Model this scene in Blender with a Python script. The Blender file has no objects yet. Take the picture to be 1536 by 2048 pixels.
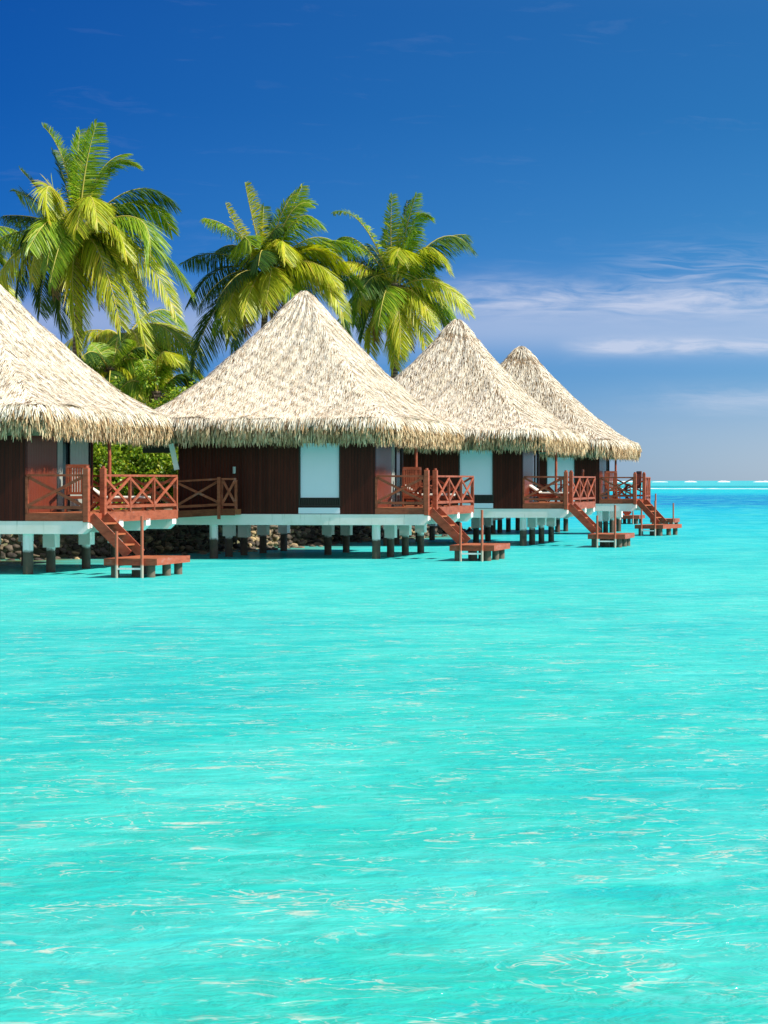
import bpy, math, random
import numpy as np
from mathutils import Vector, Matrix

scene = bpy.context.scene
R = math.radians
# ------------------------------------------------------------------ camera
F_PX, X0, Y0, CAM_H = 4200.0, 1536.0, 961.0, 2.55      # focal length and principal point in photo pixels
cam_d = bpy.data.cameras.new('camera')
cam = bpy.data.objects.new('camera', cam_d)
scene.collection.objects.link(cam)
cam_d.sensor_fit = 'HORIZONTAL'; cam_d.sensor_width = 36.0
cam_d.lens = 36.0 * F_PX / 1536.0
cam_d.shift_x = -(X0 - 768.0) / 1536.0
cam_d.shift_y = -(1024.0 - Y0) / 1536.0
cam_d.clip_start = 0.1; cam_d.clip_end = 60000.0
cam.location = (0, 0, CAM_H); cam.rotation_euler = (R(90), 0, 0)
scene.camera = cam
scene.render.resolution_x = 768; scene.render.resolution_y = 1024

def at(px, py, Y):
    """point at distance Y seen at photo pixel px, py"""
    return Vector(((px - X0) * Y / F_PX, Y, CAM_H + (Y0 - py) * Y / F_PX))

# ------------------------------------------------------------------ light
SUN_DIR = Vector((0.94, -0.16, 0.92)).normalized()       # towards the sun
SUN_EL = math.asin(SUN_DIR.z)
SUN_AZ = math.atan2(SUN_DIR.x, SUN_DIR.y)               # clockwise from +Y
sd = bpy.data.lights.new('sun', 'SUN'); sd.energy = 5.0; sd.angle = R(0.53); sd.color = (1.0, 0.955, 0.86)
so = bpy.data.objects.new('sun', sd); scene.collection.objects.link(so)
so.rotation_euler = SUN_DIR.to_track_quat('Z', 'Y').to_euler(); so.location = (30, -10, 40)
vs = scene.view_settings
vs.view_transform = 'Standard'; vs.look = 'None'; vs.exposure = 0.42; vs.gamma = 1.0; vs.use_curve_mapping = False

world = bpy.data.worlds.new('World'); scene.world = world; world.use_nodes = True
wt = world.node_tree; wt.nodes.clear()

class NT:
    """small helper for writing node trees"""
    def __init__(s, t): s.t = t
    def n(s, typ, **kw):
        nd = s.t.nodes.new(typ)
        for k, v in kw.items():
            if k == 'inp':
                for a, b in v.items():
                    sock = nd.inputs[a]
                    if isinstance(b, bpy.types.NodeSocket): s.t.links.new(b, sock)
                    else: sock.default_value = b
            else: setattr(nd, k, v)
        return nd
    def math(s, op, a, b=None, c=None, clamp=False):
        nd = s.t.nodes.new('ShaderNodeMath'); nd.operation = op; nd.use_clamp = clamp
        for i, v in enumerate((a, b, c)):
            if v is None: continue
            if isinstance(v, bpy.types.NodeSocket): s.t.links.new(v, nd.inputs[i])
            else: nd.inputs[i].default_value = v
        return nd.outputs[0]
    def mix(s, f, a, b, mode='MIX'):
        nd = s.t.nodes.new('ShaderNodeMix'); nd.data_type = 'RGBA'; nd.blend_type = mode; nd.clamp_factor = True
        for i, v in ((0, f), (6, a), (7, b)):
            if isinstance(v, bpy.types.NodeSocket): s.t.links.new(v, nd.inputs[i])
            else:
                if i and len(v) == 3: v = (*v, 1)
                nd.inputs[i].default_value = v
        return nd.outputs[2]
    def ramp(s, fac, stops, interp='LINEAR'):
        nd = s.t.nodes.new('ShaderNodeValToRGB'); nd.color_ramp.interpolation = interp
        el = nd.color_ramp.elements
        while len(el) > 1: el.remove(el[-1])
        for i, (p, c) in enumerate(stops):
            e = el[0] if i == 0 else el.new(p)
            e.position = p
            e.color = (*c, 1) if hasattr(c, '__len__') else (c, c, c, 1)
        s.t.links.new(fac, nd.inputs[0]); return nd.outputs[0]
    def noise(s, vec, scale, detail=4, rough=0.55, dist=0.0):
        return s.n('ShaderNodeTexNoise', inp={'Vector': vec, 'Scale': scale, 'Detail': detail, 'Roughness': rough, 'Distortion': dist}).outputs[0]
    def mapv(s, vec, scale=(1, 1, 1), loc=(0, 0, 0), rot=(0, 0, 0)):
        return s.n('ShaderNodeMapping', inp={'Vector': vec, 'Scale': scale, 'Location': loc, 'Rotation': rot}).outputs[0]

def s2l(*c):
    return tuple((v / 255 / 12.92 if v / 255 <= 0.04045 else ((v / 255 + 0.055) / 1.055) ** 2.4) for v in c)

w = NT(wt)
sky = w.n('ShaderNodeTexSky', sky_type='NISHITA', sun_disc=False, sun_elevation=SUN_EL, sun_rotation=SUN_AZ,
          altitude=0.0, air_density=1.0, dust_density=0.3, ozone_density=3.0)
gen = w.n('ShaderNodeTexCoord').outputs['Generated']
sep = w.n('ShaderNodeSeparateXYZ', inp={0: gen})
dx, dy, dz = sep.outputs
az = w.math('ARCTAN2', dx, dy)
# deep polarised blue overhead, pale towards the horizon
SKY_TINT = [(0.0, (0.52, 0.74, 1.22)), (0.026, (0.45, 0.66, 1.12)), (0.052, (0.25, 0.53, 0.98)), (0.12, (0.135, 0.45, 0.80)),
            (0.17, (0.095, 0.41, 0.74)), (0.215, (0.095, 0.41, 0.74)), (0.5, (0.5, 0.75, 1.0)), (1.0, (0.9, 1.0, 1.1))]
tint = w.ramp(w.math('MAXIMUM', dz, 0.0), SKY_TINT)
# the polarising filter darkens the sky away from the sun
azt = w.ramp(w.n('ShaderNodeMapRange', inp={'Value': az, 'From Min': -0.36, 'From Max': 0.02}).outputs[0], [(0.0, (0.20, 0.50, 0.80)), (1.0, (1.0, 1.0, 1.0))])
tint = w.mix(1.0, tint, azt, 'MULTIPLY')
rear = w.n('ShaderNodeMapRange', interpolation_type='SMOOTHSTEP', inp={'Value': dy, 'From Min': 0.25, 'From Max': -0.45}).outputs[0]
tint = w.mix(rear, tint, (1.0, 1.0, 1.05))
skyc = w.mix(1.0, sky.outputs[0], tint, 'MULTIPLY')
skyc = w.mix(w.math('MULTIPLY', rear, 0.35), skyc, (6.5, 6.2, 6.4))  # unseen sky behind the camera, whitened and brightened to fill shaded fronts
# thin streaked clouds
cv = w.n('ShaderNodeCombineXYZ', inp={0: az, 1: w.math('MULTIPLY', dz, 5.0), 2: 0.0}).outputs[0]
warp = w.noise(w.mapv(cv, (9, 9, 9)), 1.0, 3)
cv2 = w.n('ShaderNodeCombineXYZ', inp={0: az, 1: w.math('ADD', w.math('MULTIPLY', dz, 5.0), w.math('MULTIPLY', warp, 0.10)), 2: warp}).outputs[0]
st = w.noise(w.mapv(cv2, (20, 30, 1), (3.1, 0.4, 0)), 1.0, 9, 0.62, 0.25)
st2 = w.noise(w.mapv(cv2, (22, 60, 1), (1.1, 2.4, 0), (0, 0, 0.15)), 1.0, 6, 0.6, 0.8)
def band(e0, width, a0, a1, soft):
    g = w.math('POWER', 2.718, w.math('MULTIPLY', w.math('POWER', w.math('DIVIDE', w.math('SUBTRACT', dz, e0), width), 2.0), -1.0))
    m = w.n('ShaderNodeMapRange', interpolation_type='SMOOTHSTEP', inp={'Value': az, 'From Min': a0, 'From Max': a1}).outputs[0]
    return w.math('MULTIPLY', g, m)
b1 = band(0.0865, 0.0080, -0.175, -0.125, 0)
b1b = band(0.098, 0.012, -0.10, -0.03, 0)
b2 = band(0.0635, 0.0036, -0.105, -0.07, 0)
b3 = band(0.039, 0.006, -0.09, -0.01, 0)
b4 = band(0.005, 0.028, -0.12, 0.02, 0)
b5 = w.math('MULTIPLY', band(0.072, 0.012, -0.40, -0.33, 0), 0.55)
cl = w.math('MULTIPLY', b1, w.n('ShaderNodeMapRange', inp={'Value': st, 'From Min': 0.36, 'From Max': 0.66}).outputs[0])
cl = w.math('ADD', cl, w.math('MULTIPLY', b1b, w.n('ShaderNodeMapRange', inp={'Value': st2, 'From Min': 0.42, 'From Max': 0.95}).outputs[0]))
cl = w.math('ADD', cl, w.math('MULTIPLY', b2, w.n('ShaderNodeMapRange', inp={'Value': st, 'From Min': 0.32, 'From Max': 0.60}).outputs[0]))
cl = w.math('ADD', cl, w.math('MULTIPLY', b3, w.n('ShaderNodeMapRange', inp={'Value': st, 'From Min': 0.30, 'From Max': 0.70, 'To Max': 0.7}).outputs[0]))
cl = w.math('ADD', cl, w.math('MULTIPLY', b4, 0.25))
cl = w.math('ADD', cl, b5)
wide = w.n('ShaderNodeMapRange', inp={'Value': st, 'From Min': 0.58, 'From Max': 0.98, 'To Max': 0.12}).outputs[0]
cl = w.math('ADD', cl, wide)
cl = w.math('MINIMUM', cl, 1.0)
cl = w.math('MULTIPLY', cl, 0.62)
CLOUD = tuple(v * 10 for v in (0.63, 0.64, 0.73))
skyc = w.mix(cl, skyc, CLOUD)
bg = w.n('ShaderNodeBackground', inp={'Color': skyc, 'Strength': 0.093})
wo = w.n('ShaderNodeOutputWorld', inp={0: bg.outputs[0]})

# ------------------------------------------------------------------ materials
def mat(name, fn):
    m = bpy.data.materials.new(name); m.use_nodes = True
    m.node_tree.nodes.clear()
    t = NT(m.node_tree)
    b = t.n('ShaderNodeBsdfPrincipled')
    t.n('ShaderNodeOutputMaterial', inp={0: b.outputs[0]})
    def put(k, v):
        if isinstance(v, bpy.types.NodeSocket): m.node_tree.links.new(v, b.inputs[k])
        else: b.inputs[k].default_value = (*v, 1) if hasattr(v, '__len__') and len(v) == 3 else v
    fn(t, put, b)
    return m

def obj_co(t): return t.n('ShaderNodeTexCoord').outputs['Object']
def world_co(t): return t.n('ShaderNodeNewGeometry').outputs['Position']
def bump(t, h, strength=0.4, dist=0.02):
    return t.n('ShaderNodeBump', inp={'Height': h, 'Strength': strength, 'Distance': dist}).outputs[0]

def wood_fn(base, dark, light, rough=0.5):
    def fn(t, put, b):
        co = obj_co(t)
        n1 = t.noise(t.mapv(co, (6, 6, 22)), 1.0, 5, 0.6)
        n2 = t.noise(co, 1.7, 3)
        c = t.mix(n1, dark, light)
        c = t.mix(t.ramp(n2, [(0.35, 0.0), (0.7, 0.6)]), c, base)
        n3 = t.noise(t.mapv(co, (2.2, 2.2, 5)), 1.0, 6, 0.7)
        c = t.mix(t.ramp(n3, [(0.50, 0.0), (0.66, 0.55)]), c, tuple(v * 0.42 for v in dark))
        c = t.mix(t.ramp(n3, [(0.28, 0.45), (0.42, 0.0)]), c, tuple(v * 0.5 + 0.22 for v in light))
        rnd = t.n('ShaderNodeNewGeometry').outputs['Random Per Island']
        c = t.mix(1.0, c, t.ramp(rnd, [(0, (0.82, 0.82, 0.82)), (1, (1.12, 1.1, 1.08))]), 'MULTIPLY')
        put('Base Color', c); put('Roughness', rough); put('Normal', bump(t, n1, 0.25, 0.01))
        b.inputs['Specular IOR Level'].default_value = 0.18
    return fn
M = {}
M['rail'] = mat('red_brown_timber', wood_fn((0.37, 0.083, 0.039), (0.20, 0.038, 0.018), (0.48, 0.135, 0.070)))
M['deck'] = mat('deck_timber', wood_fn((0.42, 0.13, 0.05), (0.30, 0.075, 0.03), (0.52, 0.18, 0.075), 0.6))
M['chair'] = mat('chair_timber', wood_fn((0.22, 0.05, 0.022), (0.13, 0.026, 0.012), (0.32, 0.09, 0.04), 0.45))

def wall_fn(t, put, b):
    co = obj_co(t); sp = t.n('ShaderNodeSeparateXYZ', inp={0: co}).outputs
    s = t.math('ADD', sp[0], sp[1])
    k = t.math('DIVIDE', s, 0.105)
    fr = t.math('FRACT', t.math('ADD', k, 500.0)); cell = t.math('FLOOR', k)
    groove = t.math('MINIMUM', t.math('MULTIPLY', t.math('MINIMUM', fr, t.math('SUBTRACT', 1.0, fr)), 9.0), 1.0)
    wn = t.n('ShaderNodeTexWhiteNoise', noise_dimensions='1D', inp={'W': cell}).outputs[0]
    n = t.noise(t.mapv(co, (14, 14, 1.3)), 1.0, 5, 0.6)
    c = t.mix(n, (0.036, 0.007, 0.0045), (0.115, 0.021, 0.011))
    c = t.mix(1.0, c, t.ramp(wn, [(0, (0.75, 0.72, 0.7)), (1, (1.15, 1.15, 1.15))]), 'MULTIPLY')
    c = t.mix(groove, (0.012, 0.006, 0.005), c)
    b.inputs['Specular IOR Level'].default_value = 0.15
    put('Base Color', c); put('Roughness', 0.42); put('Normal', bump(t, t.math('ADD', groove, t.math('MULTIPLY', n, 0.2)), 0.6, 0.012))
M['wall'] = mat('dark_stained_boards', wall_fn)
def side_fn(t, put, b):  # wall boards with the side's sunlight put into a lighter, redder colour
    wall_fn(t, put, b)
    co = obj_co(t); sp = t.n('ShaderNodeSeparateXYZ', inp={0: co}).outputs
    fr = t.math('FRACT', t.math('ADD', t.math('DIVIDE', sp[1], 0.105), 500.0))
    g = t.math('MINIMUM', t.math('MULTIPLY', t.math('MINIMUM', fr, t.math('SUBTRACT', 1.0, fr)), 9.0), 1.0)
    n = t.noise(t.mapv(co, (14, 14, 1.3)), 1.0, 5, 0.6)
    put('Base Color', t.mix(g, (0.04, 0.012, 0.008), t.mix(n, (0.11, 0.021, 0.011), (0.22, 0.048, 0.023)))); put('Roughness', 0.28)
    b.inputs['Specular IOR Level'].default_value = 0.5
M['side'] = mat('sunlit_wall_boards', side_fn)

def white_fn(t, put, b):
    co = world_co(t)
    n = t.noise(co, 1.3, 5, 0.6); n2 = t.noise(t.mapv(co, (9, 9, 1.2)), 1.0, 4, 0.6)
    c = t.mix(t.ramp(n, [(0.45, 0.0), (0.75, 0.55)]), (0.97, 0.84, 0.78), (0.76, 0.68, 0.54))
    c = t.mix(t.ramp(n2, [(0.60, 0.0), (0.72, 0.45)]), c, (0.42, 0.42, 0.33))
    put('Base Color', c); put('Roughness', 0.7); put('Normal', bump(t, n2, 0.15, 0.01))
M['white'] = mat('weathered_white_concrete', white_fn)
def blind_fn(t, put, b):
    n = t.noise(world_co(t), 0.8, 3)
    put('Base Color', t.mix(n, (0.80, 0.75, 0.82), (0.88, 0.82, 0.90))); put('Roughness', 0.55)
M['blind'] = mat('white_blind', blind_fn)
def simple(name, c, rough=0.6, spec=0.4, var=0.15):
    def fn(t, put, b):
        n = t.noise(obj_co(t), 5.0, 4)
        put('Base Color', t.mix(n, tuple(v * (1 - var) for v in c), tuple(min(1, v * (1 + var)) for v in c)))
        put('Roughness', rough); b.inputs['Specular IOR Level'].default_value = spec
    return mat(name, fn)
M['cushion'] = simple('cream_cushion', (0.72, 0.68, 0.58), 0.85)
M['glass'] = simple('dark_glass', (0.012, 0.016, 0.02), 0.08, 0.6)
M['curtain'] = simple('pale_curtain', (0.32, 0.34, 0.30), 0.85)
M['metal'] = simple('lamp_grey', (0.45, 0.45, 0.43), 0.5)
M['dark'] = simple('dark_louvre', (0.035, 0.025, 0.018), 0.6)
M['soffit'] = simple('under_thatch', (0.10, 0.065, 0.035), 0.9, 0.1)

def pile_fn(t, put, b):
    co = world_co(t); sp = t.n('ShaderNodeSeparateXYZ', inp={0: co}).outputs
    n = t.noise(co, 4.0, 5, 0.65); n2 = t.noise(t.mapv(co, (8, 8, 1)), 1.0, 4)
    m = t.n('ShaderNodeMapRange', inp={'Value': t.math('ADD', sp[2], t.math('MULTIPLY', n, 0.22)), 'From Min': 0.70, 'From Max': 0.78}).outputs[0]
    wet = t.mix(n, (0.018, 0.014, 0.010), (0.16, 0.10, 0.065))
    dry = t.mix(t.ramp(n2, [(0.5, 0.0), (0.72, 0.6)]), (0.88, 0.82, 0.77), (0.46, 0.40, 0.30))
    put('Base Color', t.mix(m, wet, dry)); put('Roughness', 0.75); put('Normal', bump(t, n, 0.4, 0.03))
M['pile'] = mat('tidemarked_concrete_pile', pile_fn)
def darkpile_fn(t, put, b):
    co = world_co(t); n = t.noise(co, 5.0, 5, 0.65)
    put('Base Color', t.mix(n, (0.03, 0.022, 0.016), (0.24, 0.19, 0.13))); put('Roughness', 0.8); put('Normal', bump(t, n, 0.4, 0.03))
M['darkpile'] = mat('algae_covered_pile', darkpile_fn)
def pole_fn(t, put, b):
    co = world_co(t); sp = t.n('ShaderNodeSeparateXYZ', inp={0: co}).outputs
    m = t.n('ShaderNodeMapRange', inp={'Value': sp[2], 'From Min': 0.30, 'From Max': 0.36}).outputs[0]
    n = t.noise(co, 6.0, 4)
    put('Base Color', t.mix(m, (0.42, 0.38, 0.30), t.mix(n, (0.34, 0.075, 0.035), (0.46, 0.13, 0.06)))); put('Roughness', 0.5)
M['pole'] = mat('painted_ladder_pole', pole_fn)

def thatch_fn(t, put, b):
    co = obj_co(t)
    rnd = t.n('ShaderNodeNewGeometry').outputs['Random Per Island']
    c = t.ramp(rnd, [(0.0, (0.16, 0.10, 0.055)), (0.07, (0.40, 0.27, 0.16)), (0.20, (0.70, 0.55, 0.37)), (0.38, (0.92, 0.81, 0.63)), (1.0, (0.97, 0.92, 0.80))])
    n = t.noise(co, 0.9, 4)
    c = t.mix(1.0, c, t.ramp(n, [(0.3, (0.86, 0.84, 0.80)), (0.65, (1.0, 1.0, 1.0))]), 'MULTIPLY')
    put('Base Color', c); put('Roughness', 0.8); b.inputs['Specular IOR Level'].default_value = 0.2
M['thatch'] = mat('dry_palm_thatch', thatch_fn)
def fringe_fn(t, put, b):
    co = obj_co(t)
    rnd = t.n('ShaderNodeNewGeometry').outputs['Random Per Island']
    c = t.ramp(rnd, [(0.0, (0.07, 0.04, 0.022)), (0.22, (0.20, 0.115, 0.06)), (0.42, (0.60, 0.37, 0.18)), (0.68, (0.93, 0.65, 0.37)), (1.0, (0.98, 0.80, 0.54))])
    n = t.noise(t.mapv(co, (2.5, 2.5, 0.6)), 1.0, 4)
    c = t.mix(1.0, c, t.ramp(n, [(0.35, (0.62, 0.58, 0.52)), (0.6, (1.0, 1.0, 1.0))]), 'MULTIPLY')
    put('Base Color', c); put('Roughness', 0.85); b.inputs['Specular IOR Level'].default_value = 0.1
M['binding'] = simple('brown_cap_binding', (0.36, 0.24, 0.14), 0.9, 0.1, 0.5)
M['fringe'] = mat('weathered_thatch_ends', fringe_fn)
def tbase_fn(t, put, b):
    co = obj_co(t)
    n = t.noise(t.mapv(co, (16, 16, 4)), 1.0, 5, 0.7)
    put('Base Color', t.mix(n, (0.06, 0.036, 0.018), (0.36, 0.25, 0.14))); put('Roughness', 0.95); put('Normal', bump(t, n, 0.8, 0.06))
M['thatch_base'] = mat('thatch_underlayer', tbase_fn)

def leaf_fn(stops, rough=0.42, spec=0.45, trans=0.42):
    def fn(t, put, b):
        rnd = t.n('ShaderNodeNewGeometry').outputs['Random Per Island']
        c = t.ramp(rnd, stops)
        n = t.noise(obj_co(t), 0.7, 3)
        c = t.mix(1.0, c, t.ramp(n, [(0.3, (0.8, 0.85, 0.8)), (0.7, (1.15, 1.08, 1.0))]), 'MULTIPLY')
        put('Base Color', c); put('Roughness', rough); b.inputs['Specular IOR Level'].default_value = spec
        tr = t.n('ShaderNodeBsdfTranslucent', inp={'Color': t.mix(1.0, c, (1.25, 1.15, 0.45), 'MULTIPLY')})
        mx = t.n('ShaderNodeMixShader', inp={0: trans, 1: b.outputs[0], 2: tr.outputs[0]})
        out = [nd for nd in t.t.nodes if nd.type == 'OUTPUT_MATERIAL'][0]
        t.t.links.new(mx.outputs[0], out.inputs[0])
    return fn
GREEN = [(0.0, (0.13, 0.28, 0.012)), (0.5, (0.25, 0.43, 0.02)), (0.85, (0.40, 0.54, 0.035)), (1.0, (0.60, 0.56, 0.08))]
YELLOW = [(0.0, (0.24, 0.35, 0.012)), (0.45, (0.48, 0.54, 0.02)), (0.8, (0.58, 0.62, 0.04)), (1.0, (0.72, 0.54, 0.08))]
DARKG = [(0.0, (0.035, 0.10, 0.02)), (0.6, (0.07, 0.17, 0.02)), (1.0, (0.16, 0.26, 0.03))]  # darker copy for back and inner fronds, crown shade put in the colour
M['frond'] = mat('palm_leaf_green', leaf_fn(GREEN)); M['frond_y'] = mat('palm_leaf_yellowing', leaf_fn(YELLOW)); M['frond_d'] = mat('palm_leaf_shaded', leaf_fn(DARKG))
M['frond_b'] = mat('palm_leaf_dead_brown', leaf_fn([(0.0, (0.16, 0.09, 0.035)), (0.6, (0.34, 0.21, 0.08)), (1.0, (0.50, 0.36, 0.12))], trans=0.2))
M['rachis'] = simple('frond_midrib', (0.50, 0.42, 0.08), 0.5)
M['bush'] = mat('shrub_leaves', leaf_fn([(0.0, (0.07, 0.17, 0.012)), (0.45, (0.20, 0.36, 0.02)), (0.85, (0.40, 0.52, 0.04)), (1.0, (0.65, 0.62, 0.10))]))
def trunk_fn(t, put, b):
    co = obj_co(t); sp = t.n('ShaderNodeSeparateXYZ', inp={0: co}).outputs
    ring = t.math('SINE', t.math('MULTIPLY', sp[2], 42.0)); n = t.noise(co, 3.0, 5)
    put('Base Color', t.mix(t.math('MULTIPLY', t.math('ADD', ring, n), 0.6), (0.10, 0.07, 0.05), (0.30, 0.21, 0.15)))
    put('Roughness', 0.85); put('Normal', bump(t, ring, 0.4, 0.03))
M['trunk'] = mat('palm_trunk_bark', trunk_fn)
def rock_fn(t, put, b):
    co = world_co(t); n = t.noise(co, 3.5, 6, 0.65)
    rnd = t.n('ShaderNodeNewGeometry').outputs['Random Per Island']
    c = t.ramp(rnd, [(0, (0.05, 0.04, 0.033)), (0.45, (0.13, 0.10, 0.075)), (0.75, (0.24, 0.18, 0.12)), (1.0, (0.52, 0.38, 0.20))])
    c = t.mix(1.0, c, t.ramp(n, [(0.3, (0.35, 0.33, 0.32)), (0.7, (1.2, 1.2, 1.15))]), 'MULTIPLY')
    put('Base Color', c); put('Roughness', 0.9); put('Normal', bump(t, n, 0.7, 0.08))
M['rock'] = mat('coral_and_basalt_rock', rock_fn)
def ground_fn(t, put, b):
    n = t.noise(world_co(t), 0.6, 6, 0.6)
    put('Base Color', t.mix(n, (0.06, 0.09, 0.02), (0.36, 0.30, 0.19))); put('Roughness', 0.95); put('Normal', bump(t, n, 0.4, 0.1))
M['ground'] = mat('sandy_ground', ground_fn)
def foam_fn(t, put, b):
    put('Base Color', (0.88, 0.90, 0.90)); put('Roughness', 0.9)
M['foam'] = mat('sea_foam', foam_fn)

def water_fn(t, put, b):
    co = world_co(t); sp = t.n('ShaderNodeSeparateXYZ', inp={0: co}).outputs
    X, Y = sp[0], sp[1]
    # distance bands of the lagoon floor, softly wandering
    big = t.noise(t.mapv(co, (0.012, 0.03, 1)), 1.0, 3)
    s = t.math('DIVIDE', 100.0, t.math('MAXIMUM', Y, 5.0))
    s = t.math('MULTIPLY', s, t.math('ADD', 0.94, t.math('MULTIPLY', big, 0.12)))
    # s: 0.037 = far reef water, 0.27-0.5 = deep channel, > 0.6 = shallow lagoon
    q = t.math('POWER', t.math('DIVIDE', s, 12.0), 0.5)
    def P(v): return (v / 12.0) ** 0.5
    far = t.ramp(q, [(0.0, (0.10, 0.40, 0.48)), (P(0.06), (0.08, 0.42, 0.48)), (P(0.095), (0.07, 0.43, 0.49)), (P(0.108), (0.02, 0.15, 0.21)), (P(0.122), (0.02, 0.17, 0.23)),
                     (P(0.135), (0.005, 0.39, 0.47)), (P(0.22), (0.002, 0.43, 0.52)), (P(0.26), (0.001, 0.24, 0.46)), (P(0.31), (0.0005, 0.10, 0.38)), (P(0.45), (0.0005, 0.12, 0.40)),
                     (P(0.55), (0.002, 0.36, 0.50)), (P(0.9), (0.012, 0.47, 0.52)), (P(1.5), (0.045, 0.53, 0.48)), (P(2.4), (0.050, 0.53, 0.46)), (P(4.0), (0.026, 0.49, 0.42)), (P(12.0), (0.030, 0.465, 0.36))])
    ch = t.noise(t.mapv(co, (0.02, 0.05, 1), (7, 3, 0)), 1.0, 5, 0.6)
    chm = t.math('MULTIPLY', t.ramp(ch, [(0.42, 0.0), (0.60, 1.0)]), t.n('ShaderNodeMapRange', inp={'Value': Y, 'From Min': 100.0, 'From Max': 220.0, 'To Max': 0.3}).outputs[0])
    c = t.mix(chm, far, (0.004, 0.42, 0.56))
    # sandy and weedy patches close by
    p1 = t.noise(t.mapv(co, (0.16, 0.10, 1)), 1.0, 4, 0.55)
    c = t.mix(t.math('MULTIPLY', t.ramp(p1, [(0.45, 0.0), (0.68, 1.0)]), 0.55), c, (0.004, 0.36, 0.40))
    p2 = t.noise(t.mapv(co, (0.35, 0.30, 1), (4, 9, 0)), 1.0, 5, 0.6)
    c = t.mix(t.math('MULTIPLY', t.ramp(p2, [(0.48, 0.0), (0.70, 1.0)]), 0.6), c, (0.10, 0.62, 0.53))
    p3 = t.noise(t.mapv(co, (0.9, 2.0, 1), (14, 3, 0), (0, 0, 0.12)), 1.0, 6, 0.65, 0.8)  # light and dark streaks of small ripples, laid into the colour
    c = t.mix(t.math('MULTIPLY', t.ramp(p3, [(0.50, 0.0), (0.66, 1.0)]), 0.42), c, (0.14, 0.62, 0.56))
    c = t.mix(t.math('MULTIPLY', t.ramp(p3, [(0.34, 1.0), (0.48, 0.0)]), 0.40), c, (0.004, 0.38, 0.42))
    # rocky shallows along the shore
    d = t.math('SUBTRACT', t.math('ADD', X, 19.0), t.math('MULTIPLY', t.math('SUBTRACT', Y, 78.0), 0.24))
    d = t.math('ADD', d, t.math('MULTIPLY', t.math('SUBTRACT', p1, 0.5), 5.0))
    sh = t.n('ShaderNodeMapRange', inp={'Value': d, 'From Min': 3.2, 'From Max': -0.5}).outputs[0]
    sh = t.math('MULTIPLY', sh, t.n('ShaderNodeMapRange', inp={'Value': Y, 'From Min': 112.0, 'From Max': 100.0}).outputs[0])
    sh = t.math('MULTIPLY', sh, t.ramp(p2, [(0.35, 0.4), (0.6, 1.0)]))
    c = t.mix(sh, c, (0.12, 0.16, 0.06))
    # pale glints and caustic streaks painted into the water colour
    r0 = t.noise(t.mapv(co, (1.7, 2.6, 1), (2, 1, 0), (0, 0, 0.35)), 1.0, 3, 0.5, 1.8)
    glint = t.ramp(t.math('ABSOLUTE', t.math('SUBTRACT', r0, 0.5)), [(0.0, 1.0), (0.010, 0.45), (0.022, 0.0)])
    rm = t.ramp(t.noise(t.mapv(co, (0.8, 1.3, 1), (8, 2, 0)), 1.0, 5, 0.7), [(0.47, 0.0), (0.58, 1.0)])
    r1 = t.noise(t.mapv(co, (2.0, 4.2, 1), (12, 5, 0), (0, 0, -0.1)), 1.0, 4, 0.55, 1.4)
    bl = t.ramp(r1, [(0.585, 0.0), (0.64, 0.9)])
    rr_ = t.math('MAXIMUM', t.math('MULTIPLY', glint, rm), t.math('MULTIPLY', bl, rm))
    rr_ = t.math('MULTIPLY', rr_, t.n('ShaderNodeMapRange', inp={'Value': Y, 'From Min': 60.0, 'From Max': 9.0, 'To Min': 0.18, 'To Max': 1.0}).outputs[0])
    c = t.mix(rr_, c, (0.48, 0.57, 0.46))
    # waves
    w1 = t.noise(t.mapv(co, (0.9, 1.5, 1), (0, 0, 0), (0, 0, 0.25)), 1.0, 2, 0.5, 0.6)
    w2 = t.noise(t.mapv(co, (3.2, 4.6, 1), (5, 0, 0), (0, 0, -0.2)), 1.0, 3, 0.55, 1.2)
    w3 = t.noise(t.mapv(co, (11, 15, 1), (5, 0, 0)), 1.0, 2, 0.5, 0.8)
    h = t.math('ADD', t.math('MULTIPLY', w1, 0.30), t.math('ADD', t.math('MULTIPLY', w2, 0.11), t.math('MULTIPLY', w3, 0.018)))
    nb = bump(t, h, 1.0, 1.0); nsoft = bump(t, h, 0.24, 1.0)
    dif = t.n('ShaderNodeBsdfDiffuse', inp={'Color': c, 'Normal': nsoft})
    glo = t.n('ShaderNodeBsdfGlossy', inp={'Color': (1, 1, 1, 1), 'Roughness': 0.10, 'Normal': nb})
    fr = t.n('ShaderNodeFresnel', inp={'IOR': 1.333, 'Normal': nb}).outputs[0]
    cap = t.n('ShaderNodeMapRange', inp={'Value': Y, 'From Min': 60.0, 'From Max': 250.0, 'To Min': 0.22, 'To Max': 0.025}).outputs[0]
    fac = t.math('MINIMUM', t.math('MULTIPLY', fr, 0.50), cap)      # most of the surface glare is cut by a polarising filter
    mx = t.n('ShaderNodeMixShader', inp={0: fac, 1: dif.outputs[0], 2: glo.outputs[0]})
    out = [nd for nd in t.t.nodes if nd.type == 'OUTPUT_MATERIAL'][0]
    t.t.links.new(mx.outputs[0], out.inputs[0])
M['water'] = mat('lagoon_water', water_fn)

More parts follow.
